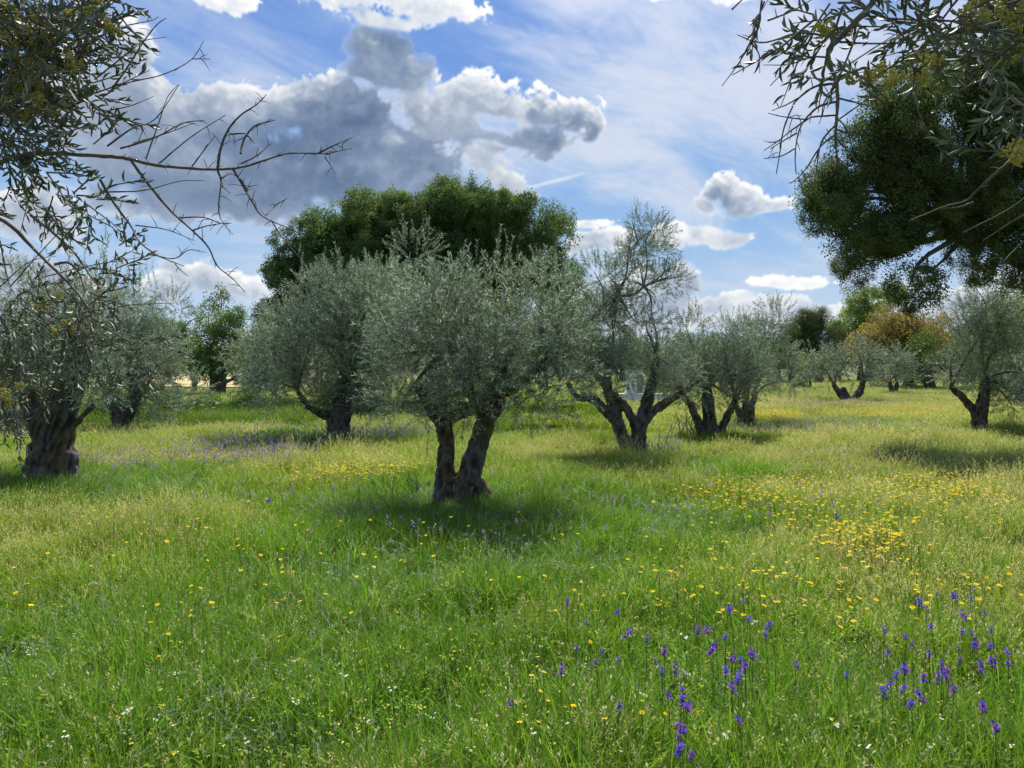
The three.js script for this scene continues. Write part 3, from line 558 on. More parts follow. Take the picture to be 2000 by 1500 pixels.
plainTree('broadleaf_tree', 'light green tree behind the tall full olive', 1985, 755, [[[1985, 762, 0, .5], [1985, 690, 0, .35]]], [[1990, 635, 34, 34], [2030, 620, 50, 50], [1960, 680, 40, 40]], [[1985, 690]], { sprays: SPRAYS.lime, material: MAT.oak, clump: 1.3, full: 30, grain: .5 });
plainTree('field_oak', 'dusky low oak between the golden tree and the tall full olive', 1818, 766, [[[1816, 774, 0, .55], [1815, 752, 0, .4], [1812, 730, 0, .3]]], [[1830, 712, 50, 28], [1785, 722, 34, 22], [1865, 725, 36, 26], [1820, 690, 34, 20]], [[1812, 730]], { sprays: SPRAYS.holm, material: MAT.oak, clump: .9, full: 40, grain: .6 });
plainTree('sapling_shrub', 'lime green leafy sapling beside the small leaning olive', 1582, 762, [[[1582, 768, 0, .12], [1582, 745, 0, .08], [1584, 720, 0, .06]]], [[1588, 706, 24, 16], [1572, 722, 20, 16], [1560, 742, 16, 14]], [[1584, 720]], { sprays: SPRAYS.lime, material: MAT.fresh, clump: .5, full: 26, grain: .7 });
// trees along the far edges, each its own
const edge = [
  ['low bushy tree at the far edge right of the dome-shaped pine', 1680, 84, 3.4, 5.2], ['broad green tree of the far edge behind the golden tree', 1750, 100, 5, 8], ['rounded tree of the far edge between the golden tree and the tall full olive', 1860, 88, 4, 7], ['tree of the far edge beside the light green one', 1950, 84, 4, 7.5], ['low tree of the far edge left of the lime green sapling', 1545, 78, 3.2, 4.4], ['small tree of the left field edge beside the airy tree', 325, 70, 3, 5],
  ['bushy tree of the left field edge beyond the dark shrub', 500, 66, 3, 4.6], ['thicket tree behind the second fence post', 580, 58, 3, 4.6], ['thicket tree left of the great round tree trunk', 690, 56, 3.4, 5],
  ['rounded green tree at the far edge behind the white wall', 1215, 85, 3.6, 6.2], ['lower dusky tree at the far edge, seen between forked limbs', 1290, 95, 4, 5.2], ['broad tree at the far edge behind the three-trunked olive', 1370, 92, 4.4, 6], ['bushy tree at the far edge behind the slender olive', 1450, 88, 4, 6],
  ['dark tree at the far edge below the dome-shaped pine', 1520, 90, 4.2, 5.6], ['tree of the far edge half hidden by the middle olive', 1120, 90, 4.5, 6.5], ['hidden tree of the left field edge behind the low dense olive', 250, 80, 5, 7.5], ['tree of the left field edge behind the stout old olive', 110, 75, 5, 7.5],
  ['far field tree left of the great round tree', 520, 95, 3.5, 5.5], ['tree behind the great round tree on its right flank', 1010, 80, 4.5, 6.5], ['tree at the far right edge under the dark oak', 1900, 95, 5, 7], ['tree beyond the right border of the meadow', 2080, 90, 5, 8],
];
for (const [label, x, depth, rad, high] of edge) {
  const b = P(x, 750, depth).setY(0), k = FOCAL / depth, yT = (h) => 720 - (h - EYE) * k, rp = rad * k;
  plainTree('edge_tree', label, x, yT(0), [[[x, yT(-.1), 0, .4], [x, yT(1.2), 0, .3], [x + 3, yT(2.6), 0, .2]]], [[x, yT(high * .6), rp, high * .28 * k], [x + rp * .5, yT(high * .72), rp * .5, high * .2 * k], [x - rp * .5, yT(high * .55), rp * .55, high * .25 * k]], [[x + 3, yT(2.6)]], { sprays: SPRAYS.oak, material: MAT.oak, clump: 1.4, full: 40, grain: .5, res: 40 }, 'trees along the far field edge', depth);
}
{ // woods on the hills: one mass
  const list = [];
  for (let k = 0; k < 3600; k++) {
    const t = R(-.95, .95), r = 340 + 420 * rnd(), n = N3(Math.sin(t) * r * .012, 2.2, Math.cos(t) * r * .012); if (n < -.15 && rnd() < .8) continue;
    const kk = (r - 330) / 50, top = 20 + 8 * N3(Math.sin(t) * 2.2, 4, Math.cos(t) * 2.2), x = Math.sin(t) * r, z = -Math.cos(t) * r;
    const c = R(.8, 1.5); list.push({ p: V(x, -.5 + top * smooth(0, 8, kk) + 1.2, z), q: orient(UPV, R(0, 6)), s: R(7, 14), c: [c * 1.3, c * 1.15, c * 1.2] });
  }
  const m = instances('distant_woods', SPRAYS.oak[0], MAT.oak, list, scene);
  m.userData = { kind: 'stuff', label: 'woods on the low hills of the horizon', category: 'woods' };
}
// shrubs of the bank on the left
const shrubs = [['dark leafy shrub with white umbels beside a fence post', 430, 826, [[430, 800, 52, 26], [475, 805, 46, 24], [395, 808, 34, 20], [510, 795, 40, 32]]], ['green leafy shrub against the second fence post', 570, 822, [[575, 800, 40, 24], [610, 808, 34, 18], [545, 796, 32, 28], [640, 800, 34, 22]]], ['grassy green shrub of the bank behind the grey stump-like trunk', 320, 832, [[300, 806, 60, 20], [345, 810, 44, 18], [180, 808, 50, 20], [270, 815, 40, 14]]], ['leafy shrub in the shade between the silvery and the twin-stemmed olive', 760, 822, [[745, 800, 50, 24], [800, 800, 40, 26], [700, 806, 40, 18]]]];
for (const [label, x, y, lobes] of shrubs) {
  const b = G(x, y), d = depthOf(b), t = tree('leafy_shrub', label, b, 'shrubs of the green bank');
  const c = crown(t, d, lobes, { sprays: SPRAYS.shrub, material: MAT.oak, clump: .34, full: 24 });
  branches(t, d, [[x, y - 5]], c, .5, .015);
}

// ---------------------------------------------------------------- the two near olives whose branches hang into view
const FINE_LEAF = (() => { const make = (c) => { const f = new Faces(), n = 5, rows = []; for (let k = 0; k <= n; k++) { const t = k / n, w = Math.sin(Math.PI * Math.pow(t, .85)) * .5; const z = .05 * Math.sin(t * 2.6); rows.push([f.vert(-w, t, z + w * .3, c), f.vert(0, t, z, scaled(c, 1.25)), f.vert(w, t, z + w * .3, c)]); } for (let k = 0; k < n; k++) for (let s = 0; s < 2; s++) { const a = rows[k], b = rows[k + 1]; f.tri(a[s], a[s + 1], b[s + 1]); f.tri(a[s], b[s + 1], b[s]); } return f.geometry(); }; return [make([0.085, 0.11, 0.06]), make([0.11, 0.135, 0.072]), make([0.22, 0.25, 0.18])]; })();
const BUDS = (() => { const f = new Faces(), keep = makeRandom(3), g = []; for (let k = 0; k < 34; k++) { const s = new THREE.IcosahedronGeometry(.0035 + keep() * .002, 0); const y = keep(); const a = keep() * 6.28, r = (.022 - .012 * y) * keep() ** .5; s.translate(Math.cos(a) * r, y * .05, Math.sin(a) * r); colored(s, () => [0.46, 0.43, 0.13]); g.push(s); } return mergeGeometries(g.map((q) => { q.deleteAttribute('uv'); return q; })); })();
function nearTree(t, depth, o) {
  const base = t.position, leaves = [], twigs = new Faces(), twigColor = [0.10, 0.085, 0.07];
  const addLeaf = (p, d) => { const [s0] = frame(d); const roll = R(-1.4, 1.4), len = R(.05, .075) * (o.leaf ?? 1), q = orient(d, R(0, 6.28)); leaves.push({ p: p.clone().sub(base), q, s: V(R(.0095, .014) * (o.leaf ?? 1), len, len), c: [1, 1, 1].map(() => 1).map((v) => v * R(.9, 1.1)), w: p }); };
  const twig = (a, dir, len, n, bare = 0) => {
    const e = a.clone().addScaledVector(dir, len).add(V(0, -len * .15, 0)), m = a.clone().lerp(e, .5).addScaledVector(ballPoint(), len * .12);
    twigs.tube([a, m, e], [.0035, .0026, .0012], 4, twigColor);
    for (let k = 0; k < n; k++) { const tt = .2 + .8 * k / n, p = tt < .5 ? a.clone().lerp(m, tt * 2) : m.clone().lerp(e, tt * 2 - 1); for (let s = 0; s < 2; s++) if (rnd() > .12) addLeaf(p, ballPoint().addScaledVector(dir, .9).normalize()); }
    return e;
  };
  const tips = [];
  for (const [x, y, rx, ry, n, dz = 0, pull = [0, 0]] of o.lobes) for (let k = 0; k < n; k++) {
    const b = ballPoint(), p = P(x + b.x * rx, y + b.y * ry, depth + dz + b.z * .45), d = ballPoint().add(V(pull[0] + b.x * .4, pull[1] - b.y * .3, 0)).normalize();
    tips.push(twig(p, d, R(.12, .26), Math.round(R(4, 8))));
  }
  // bare branches traced by their own points, each a real limb at its own depth
  for (const [r0, pts, dz = 0, thorns = 0] of o.bare) {
    const r1 = r0 * .85, path = pts.map(([x, y], i) => P(x, y, depth + dz + .05 * Math.sin(i * 2.1 + x)));
    const cv = new THREE.CatmullRomCurve3(path).getPoints(Math.max(6, path.length * 4));
    twigs.tube(cv, cv.map((_, i) => r1 * (1 - .85 * i / cv.length) + .0006 + (i % 5 === 2 ? r0 * .12 : 0)), r0 > .006 ? 7 : 5, r0 > .008 ? [0.12, 0.105, 0.088] : twigColor);
    for (let k = 0; k < thorns; k++) { const i = Math.floor(R(.1, .98) * (cv.length - 1)), a = cv[i], e = a.clone().addScaledVector(ballPoint().setZ(R(-.3, .3)).normalize(), R(.015, .06)); twigs.tube([a, a.clone().lerp(e, .5).add(V(0, .004, 0)), e], [.0018, .0014, .0008], 3, twigColor); }
  }
  part('branches', twigs.geometry(), MAT.bark, t).userData.kind = 'stuff';
  const inView = (e) => { const v = e.w.clone().sub(camera.position), x = v.x / -v.z, y = v.y / -v.z; return Math.abs(x) < .66 && Math.abs(y) < .5 ? 0 : 10; };
  leaves.sort((a, b) => (inView(a) + a.w.distanceTo(camera.position)) - (inView(b) + b.w.distanceTo(camera.position)));
  leaves.slice(0, 300).forEach((e, i) => { const m = shade(new THREE.Mesh(FINE_LEAF[i % 5 === 0 ? 2 : i % 2], MAT.oliveGloss)); m.name = 'leaf'; m.position.copy(e.p); m.quaternion.copy(e.q); m.scale.copy(e.s); t.add(m); });
  const rest = leaves.slice(300);
  instances('foliage', FINE_LEAF[0], MAT.oliveGloss, rest.filter((_, i) => i % 5 !== 0 && i % 2), t);
  instances('foliage', FINE_LEAF[1], MAT.oliveGloss, rest.filter((_, i) => i % 5 !== 0 && !(i % 2)), t);
  instances('foliage', FINE_LEAF[2], MAT.oliveGloss, rest.filter((_, i) => i % 5 === 0), t);
  let n = 0;
  for (const [x, y, rx, ry, k, dz = 0] of o.buds) for (let i = 0; i < k; i++) { const b = ballPoint(), m = shade(new THREE.Mesh(BUDS, MAT.petal)); m.name = 'blossom'; m.position.copy(P(x + b.x * rx, y + b.y * ry, depth + dz - .05 + b.z * .25)).sub(base); m.quaternion.copy(orient(ballPoint().normalize(), R(0, 6))); m.scale.setScalar(R(.7, 1.15)); t.add(m); }
}
{
  const d = 3.0, base = V(-2.95, 0, -2.6), t = tree('olive_tree', 'nearby olive with flowering leafy branches and long bare twigs over the stout old olive', base, 'near olives whose branches hang into view');
  trunk(t, d, [[[-480, 1620, .2, .22], [-450, 1400, .2, .16], [-420, 1150, .2, .15], [-300, 900, .2, .13], [-220, 620, .1, .1], [-160, 420, .05, .07], [-80, 350, 0, .035], [60, 300, 0, .014]], [[-300, 900, .2, .12], [-420, 650, .3, .09], [-420, 300, .3, .06], [-300, 40, .2, .04], [-200, -120, .2, .03]], [[-220, 620, .1, .08], [-120, 350, .1, .05], [-60, 150, .1, .03], [-20, 0, .1, .02]]], { res: 110, rough: .35, blend: .03, moss: .1 });
  nearTree(t, d, {
    leaf: .74,
    lobes: [[45, 110, 85, 120, 130, 0, [.1, .2]], [130, 60, 70, 60, 60, 0, [.3, .1]], [30, 235, 70, 70, 70, 0, [.2, -.1]], [140, 160, 50, 60, 24, .1, [.3, 0]], [60, 360, 70, 60, 18, .1, [.3, -.5]], [150, 390, 60, 40, 12, .2, [.3, -.5]], [20, 30, 60, 60, 26], [215, 40, 26, 50, 6, 0, [.3, -.2]], [190, 250, 24, 60, 6],
      [240, 510, 60, 40, 14, .7, [.4, 0]], [60, 590, 90, 60, 26, 1.0, [.2, -.5]], [180, 600, 70, 50, 20, 1.0, [.3, -.4]], [40, 700, 70, 60, 20, 1.0, [0, -.6]], [150, 690, 90, 60, 20, 1.2, [.1, -.6]], [260, 690, 60, 60, 10, 1.2, [.3, -.5]], [15, 800, 34, 40, 14, .9, [0, -.6]], [-90, 150, 80, 160, 40], [-120, 400, 90, 120, 24], [-60, 640, 70, 120, 20, 1]],
    bare: [
      [.010, [[-80, 350], [60, 300], [150, 302], [215, 306], [250, 310], [300, 322], [360, 328], [425, 331], [470, 327], [520, 312], [560, 300], [620, 300], [640, 300]], 0, 26],
      [.004, [[620, 300], [650, 285], [688, 268]], 0, 4], [.003, [[635, 302], [660, 295], [688, 290]], 0, 4], [.002, [[634, 306], [645, 322], [655, 338]], 0, 1],
      [.006, [[425, 330], [430, 295], [445, 255], [470, 225], [500, 205], [520, 185]], 0, 12], [.005, [[470, 300], [478, 270], [495, 248], [515, 240], [538, 234]], 0, 8], [.004, [[450, 262], [480, 262], [497, 280]], 0, 3], [.0035, [[470, 320], [500, 305], [530, 280]], 0, 5],
      [.005, [[455, 330], [470, 355], [490, 390], [510, 420], [550, 440], [585, 455]], 0, 14], [.004, [[470, 350], [488, 385], [505, 415]], 0, 8], [.003, [[520, 420], [540, 400], [560, 388]], 0, 3], [.003, [[530, 430], [545, 455], [565, 480], [600, 520]], 0, 4], [.004, [[425, 332], [432, 355], [427, 400], [430, 425], [455, 458]], 0, 10], [.003, [[430, 360], [450, 378]], 0, 1],
      [.006, [[255, 312], [290, 360], [330, 408], [370, 445], [405, 480], [425, 520], [455, 545], [478, 570]], 0, 10], [.003, [[350, 425], [400, 425], [430, 436], [452, 436]], 0, 4], [.003, [[375, 450], [410, 440], [448, 435]], 0, 5],
      [.006, [[195, 350], [225, 400], [255, 440], [275, 475], [310, 500], [360, 520]], .2, 8], [.003, [[265, 440], [330, 450], [380, 470]], .1, 5], [.003, [[290, 495], [340, 505], [370, 488], [404, 493]], .1, 3], [.0025, [[340, 512], [350, 525], [368, 540]], .1, 1],
      [.004, [[215, 180], [250, 130], [285, 75], [310, 45], [325, 35]], 0, 3], [.003, [[185, 155], [260, 95], [280, 80], [325, 72]], 0, 2], [.003, [[200, 190], [240, 165], [320, 145], [375, 115], [398, 80]], 0, 2], [.002, [[375, 115], [412, 115]], 0, 2], [.002, [[245, 50], [295, 40], [310, 33]], 0, 1],
      [.004, [[210, 285], [260, 250], [300, 235], [350, 165]], 0, 3], [.0025, [[285, 310], [310, 240], [330, 185], [348, 165]], 0, 1], [.004, [[235, 290], [300, 270], [360, 240], [400, 235]], 0, 6], [.003, [[260, 280], [320, 262], [380, 240]], 0, 4], [.003, [[310, 320], [370, 270], [440, 225]], 0, 2], [.003, [[375, 325], [420, 265]], 0, 1], [.003, [[200, 375], [280, 372], [350, 354], [400, 353]], 0, 0], [.0025, [[215, 215], [260, 205], [300, 188]], 0, 1],
      [.013, [[-60, 400], [20, 440], [60, 480], [100, 520], [140, 560], [170, 600], [185, 640]], .8, 2], [.008, [[108, 516], [135, 514], [155, 535], [165, 570]], .8, 1], [.009, [[60, 420], [110, 460], [150, 500], [170, 530], [200, 570]], .8, 4], [.005, [[165, 610], [200, 605], [260, 595], [340, 592]], .8, 6], [.004, [[180, 630], [240, 660], [280, 690], [350, 740]], 1, 3],
      [.003, [[0, 470], [20, 560], [50, 600]], .5, 3], [.003, [[20, 560], [100, 470], [140, 430]], .5, 3], [.003, [[90, 540], [170, 520], [290, 500]], .5, 3], [.0025, [[0, 560], [60, 510], [110, 500]], .6, 2],
    ],
    buds: [[50, 60, 70, 60, 44], [40, 190, 60, 50, 34], [100, 110, 60, 50, 24], [110, 190, 50, 40, 18], [220, 55, 22, 20, 5], [170, 20, 40, 20, 6], [20, 780, 30, 40, 10, .9], [130, 620, 80, 60, 8, 1]],
  });
}
{
  const d = 2.3, base = V(2.75, 0, -1.75), t = tree('olive_tree', 'nearby olive with drooping leafy branch tips hanging before the dark oak', base, 'near olives whose branches hang into view');
  trunk(t, d, [[[2800, 1800, 0, .22], [2780, 1500, 0, .17], [2740, 1200, 0, .15], [2640, 800, 0, .13], [2500, 400, 0, .10], [2380, 100, 0, .08], [2250, -160, 0, .06], [2050, -220, 0, .04], [1850, -160, 0, .025], [1740, -60, 0, .013]], [[2500, 400, 0, .08], [2300, 250, 0, .05], [2120, 230, 0, .03], [2000, 290, 0, .012]]], { res: 110, rough: .3, blend: .03, moss: .1 });
  nearTree(t, d, {
    leaf: .72,
    lobes: [[1486, 10, 10, 14, 2, 0, [-.1, -1]], [1590, 36, 16, 14, 3, 0, [-.6, -.2]], [1610, 70, 16, 16, 2, 0, [-.6, -.2]], [1580, 112, 12, 8, 2, 0, [-1, 0]], [1650, 20, 40, 20, 5, 0, [-.3, -.4]], [1690, 50, 40, 30, 5, 0, [-.2, -.5]], [1700, 135, 30, 20, 2, 0, [-.4, -.2]], [1780, 40, 60, 40, 12], [1860, 60, 70, 60, 16], [1950, 60, 60, 70, 20], [1800, 130, 60, 50, 8, .1], [1900, 140, 60, 60, 9, .1], [1740, 200, 30, 24, 2], [1620, -30, 90, 20, 4], [1980, 180, 40, 60, 8], [1985, 300, 16, 26, 3], [2080, 100, 70, 120, 24], [1880, -60, 120, 50, 16]],
    bare: [
      [.011, [[1740, -60], [1700, 10], [1665, 48], [1640, 75], [1618, 100], [1620, 125], [1632, 155], [1636, 190], [1634, 230], [1632, 260], [1633, 290], [1637, 325]], 0, 8],
      [.004, [[1630, 163], [1590, 170], [1562, 190], [1545, 215], [1530, 255], [1523, 300], [1516, 340]], 0, 5], [.0025, [[1562, 190], [1535, 205], [1508, 216]], 0, 1], [.004, [[1634, 198], [1600, 208], [1580, 225], [1565, 245], [1556, 275], [1553, 310], [1555, 340]], 0, 3], [.003, [[1634, 225], [1590, 228], [1572, 233], [1530, 228], [1500, 221]], 0, 2], [.003, [[1578, 232], [1545, 255], [1520, 275], [1492, 294]], 0, 3], [.002, [[1523, 275], [1505, 278], [1492, 275]], 0, 0], [.0025, [[1556, 260], [1530, 275], [1505, 290]], 0, 1], [.0025, [[1553, 290], [1525, 305], [1493, 310]], 0, 2],
      [.003, [[1632, 244], [1610, 268], [1600, 290], [1592, 315], [1580, 345], [1540, 358]], 0, 2], [.003, [[1632, 262], [1604, 285], [1570, 335], [1545, 358]], 0, 2], [.0025, [[1600, 290], [1593, 344]], 0, 0], [.0025, [[1632, 178], [1612, 195], [1605, 225], [1600, 242]], 0, 1], [.003, [[1634, 228], [1655, 255], [1665, 290]], 0, 1], [.003, [[1633, 253], [1680, 268]], 0, 0], [.003, [[1633, 270], [1660, 300], [1675, 318]], 0, 0], [.003, [[1638, 192], [1720, 212]], 0, 1], [.0025, [[1640, 232], [1700, 190], [1760, 150]], 0, 1],
      [.004, [[1640, 75], [1560, 65], [1500, 82], [1470, 80], [1440, 68]], 0, 1], [.003, [[1467, 80], [1445, 120], [1410, 168]], 0, 1], [.0025, [[1468, 84], [1482, 105], [1484, 142]], 0, 0], [.003, [[1470, 78], [1478, 40], [1500, 0]], 0, 2], [.003, [[1545, 123], [1530, 140], [1505, 167]], 0, 0], [.003, [[1618, 112], [1580, 112], [1545, 125], [1490, 127]], 0, 2], [.003, [[1430, 18], [1470, -20]], 0, 0], [.003, [[1500, 40], [1550, 20], [1600, -10]], 0, 1], [.0035, [[1640, 82], [1700, 85], [1780, 82], [1860, 60]], 0, 3], [.003, [[1600, 165], [1690, 105], [1760, 60]], 0, 2],
      [.006, [[2060, 270], [1990, 300], [1960, 325], [1910, 370], [1890, 390], [1840, 405], [1775, 432]], 0, 3], [.003, [[1900, 395], [1870, 405], [1835, 407]], 0, 0], [.003, [[2060, 330], [1990, 395], [1880, 455]], 0, 0], [.0025, [[2080, 380], [1990, 425], [1920, 470]], 0, 0], [.0025, [[1990, 200], [1900, 250], [1800, 285]], 0, 1], [.0025, [[2000, 230], [1980, 300], [1940, 320]], 0, 0], [.002, [[2040, 440], [1990, 480], [1960, 510]], 0, 0],
    ],
    buds: [[1740, 140, 30, 20, 5], [1700, 150, 30, 20, 4], [1930, 30, 60, 40, 12], [1985, 60, 20, 60, 8], [1790, 130, 20, 20, 4], [1985, 300, 14, 20, 6], [1620, 60, 30, 20, 3]],
  });
}

// ---------------------------------------------------------------- white wall, posts
{
  const b = G(1262, 792), d = depthOf(b), t = thing('whitewashed_wall', 'low whitewashed wall with a tall white pillar and grey gate leaf', 'wall', b.clone().setY(groundHeight(b.x, b.z)));
  const m = d / FOCAL, white = new THREE.MeshStandardMaterial({ color: new THREE.Color().setRGB(.78, .79, .8), roughness: .9 }), grey = new THREE.MeshStandardMaterial({ color: new THREE.Color().setRGB(.2, .22, .25), roughness: .6 });
  const bx = (name, x0, x1, h0, h1, dep, mat, z = 0) => { const g = new THREE.BoxGeometry((x1 - x0) * m, h1 - h0, dep, 6, 4, 1); const p = g.attributes.position; g.translate(((x0 + x1) / 2 - 1262) * m, (h0 + h1) / 2, z); for (let i = 0; i < p.count; i++) p.setXYZ(i, p.getX(i) + .006 * N3(p.getX(i) * 3, p.getY(i) * 3, 1), p.getY(i) + .006 * N3(p.getX(i) * 3, 7, p.getY(i) * 3), p.getZ(i)); g.computeVertexNormals(); return part(name, g, mat, t, false); };
  bx('wall', 1205, 1320, -.1, .5, .3, white); bx('coping', 1203, 1322, .503, .57, .38, white); bx('pillar', 1222, 1243, .573, 1.55, .42, white, -.02); bx('pillar_cap', 1219, 1246, 1.553, 1.63, .52, white, -.02); bx('gate_leaf', 1243.5, 1256, .575, 1.45, .06, grey, -.06);
}
for (const [x, y, label, lean] of [[537, 826, 'weathered wooden fence post between green shrubs', .02], [355, 816, 'weathered wooden fence post beside the dark shrub with white umbels', -.03]]) {
  const b = G(x, y + 4), o = thing('fence_post', label, 'post', b.setY(groundHeight(b.x, b.z) - .1), 'posts of the old fence');
  const g = new THREE.CylinderGeometry(.045, .055, 1.1, 9, 8), p = g.attributes.position; g.translate(0, .55, 0);
  for (let i = 0; i < p.count; i++) { const k = 1 + .18 * N3(p.getX(i) * 30, p.getY(i) * 5, p.getZ(i) * 30); p.setXYZ(i, p.getX(i) * k + p.getY(i) * lean, p.getY(i), p.getZ(i) * k); }
  g.computeVertexNormals(); colored(g, (a, bb, c) => { const v = .2 + .06 * N3(a * 60, bb * 6, c * 60); return [v, v * .88, v * .74]; });
  const post = part('post', g, MAT.bark, o, false);
  const w = new THREE.TorusGeometry(.058, .003, 5, 14); w.rotateX(Math.PI / 2); w.translate(lean * .9, .9, 0); part('wire_loop', w, new THREE.MeshStandardMaterial({ color: 0x555555, roughness: .6, metalness: .6 }), o, false);
}

// ---------------------------------------------------------------- meadow
const GREENS = [[0.165, 0.275, 0.018], [0.20, 0.305, 0.022], [0.13, 0.24, 0.018], [0.25, 0.335, 0.03]];
function tuft(keep, o, f, ox = 0, oz = 0, tallness = 1) {
  const r = (a, b) => a + (b - a) * keep();
  for (let k = 0; k < o.blades; k++) {
    const a = r(0, 6.28), rad = o.spread * Math.sqrt(keep()), x = ox + Math.cos(a) * rad, z = oz + Math.sin(a) * rad, h = tallness * o.height * r(.5, 1.15), ln = r(.05, o.lean), b = r(0, 6.28), lx = Math.cos(b) * ln * h, lz = Math.sin(b) * ln * h, yaw = r(0, 3.14), w = o.width * r(.6, 1.3), wx = Math.cos(yaw) * w / 2, wz = Math.sin(yaw) * w / 2, c = scaled(o.colors[Math.floor(keep() * o.colors.length)], r(.8, 1.2));
    let prev = null;
    for (let s = 0; s <= 3; s++) {
      const t = s / 3, tap = s === 3 ? .08 : 1 - .55 * t * t, px = x + lx * t * t, pz = z + lz * t * t, py = h * t * (1 - .25 * ln * t);
      const q = [f.vert(px - wx * tap, py, pz - wz * tap, c), f.vert(px + wx * tap, py, pz + wz * tap, c)];
      if (prev) { f.tri(prev[0], prev[1], q[1]); f.tri(prev[0], q[1], q[0]); } prev = q;
    }
    if (o.seed && keep() < o.seed) { // seed head along the upper part
      const n = o.grains ?? 12, sc = o.seedColor ?? [0.42, 0.38, 0.22];
      for (let q = 0; q < n; q++) { const t = .68 + .34 * q / n, px = x + lx * t * t, pz = z + lz * t * t, py = h * t * (1 - .25 * ln * t), d = V(r(-1, 1) * (o.fluffy ?? .7), r(.2, 1.2), r(-1, 1) * (o.fluffy ?? .7)).normalize(), [s0, n0] = frame(d); f.leaf(V(px, py, pz), d, s0, n0, r(.6, 1.2) * (o.grain ?? .022), (o.grain ?? .022) * .28, scaled(sc, r(.8, 1.2)), false, 0); }
    }
  }
}
function herb(keep, o, f, ox, oz, tallness) { // small leafy herbs: leaflets on short stems
  const r = (a, b) => a + (b - a) * keep();
  for (let k = 0; k < o.stems; k++) {
    const a = r(0, 6.28), rad = o.spread * Math.sqrt(keep()), p = V(ox + Math.cos(a) * rad, 0, oz + Math.sin(a) * rad), h = tallness * o.height * r(.4, 1.1), e = p.clone().add(V(r(-.05, .05), h, r(-.05, .05)));
    f.tube([p, e], [.0018, .0012], 3, o.colors[0]);
    for (let q = 0; q < o.leaves; q++) { const t = r(.35, 1), b = p.clone().lerp(e, t), an = r(0, 6.28), d = V(Math.cos(an), r(.05, .8), Math.sin(an)).normalize(), [s, nn] = frame(d); f.leaf(b, d, s, nn, o.leaf * r(.7, 1.3), o.leaf * o.ratio * r(.8, 1.2), scaled(o.colors[Math.floor(keep() * o.colors.length)], r(.8, 1.25)), true, r(-.1, .25)); }
  }
}
const KIND = {
  fine: { blades: 46, spread: .11, height: .30, lean: .75, width: .004, colors: GREENS, seed: .06, grains: 9 },
  lush: { blades: 34, spread: .10, height: .33, lean: 1.1, width: .0058, colors: [[0.115, 0.235, 0.018], [0.14, 0.265, 0.02], [0.18, 0.295, 0.03]] },
  seedy: { blades: 16, spread: .13, height: .42, lean: .6, width: .0022, colors: [[0.20, 0.29, 0.05], [0.25, 0.31, 0.07]], seed: .8, grains: 11, seedColor: [0.35, 0.37, 0.14] },
  blue: { blades: 26, spread: .12, height: .46, lean: 1.4, width: .005, colors: [[0.13, 0.21, 0.09], [0.16, 0.24, 0.11]], seed: .25, grains: 18, fluffy: .35, grain: .016, seedColor: [0.42, 0.45, 0.36] },
  herb: { stems: 12, spread: .12, height: .22, leaves: 8, leaf: .024, ratio: .6, colors: [[0.14, 0.24, 0.016], [0.18, 0.29, 0.02], [0.23, 0.33, 0.025]] },
  farGrass: { blades: 60, spread: .3, height: .30, lean: .8, width: .009, colors: GREENS, seed: .1, grains: 6, grain: .04 },
  farSeed: { blades: 30, spread: .3, height: .36, lean: .6, width: .006, colors: [[0.22, 0.29, 0.05], [0.26, 0.30, 0.07]], seed: .7, grains: 6, grain: .04, seedColor: [0.36, 0.37, 0.13] },
};
// a patch of meadow: a disc of tufts that thins out and gets lower at its rim
function patch(seed, radius, mix) {
  const keep = makeRandom(seed), f = new Faces();
  for (const [kind, n] of mix) for (let k = 0; k < n; k++) {
    const a = keep() * 6.283, u = Math.pow(keep(), .62), x = Math.cos(a) * u * radius, z = Math.sin(a) * u * radius, tallness = (1 - .35 * u * u) * (.7 + .5 * keep());
    (KIND[kind].stems ? herb : tuft)(keep, KIND[kind], f, x, z, tallness);
  }
  return f.geometry();
}
const PATCH = {
  green: [201, 202, 203, 204].map((s) => patch(s, .48, [['fine', 24], ['herb', 15], ['lush', 5], ['seedy', 2]])),
  lush: [211, 212, 213].map((s) => patch(s, .48, [['fine', 13], ['herb', 13], ['lush', 18]])),
  dry: [221, 222, 223, 224].map((s) => patch(s, .48, [['fine', 25], ['herb', 8], ['seedy', 11]])),
  far: [231, 232, 233].map((s) => patch(s, 1, [['farGrass', 34], ['farSeed', 4]])),
  farDry: [241, 242, 243].map((s) => patch(s, 1, [['farGrass', 28], ['farSeed', 11]])),
  blue: [251].map((s) => patch(s, .05, [['blue', 1]])),
  rank: [261].map((s) => patch(s, .12, [['lush', 2], ['fine', 1]])),
};
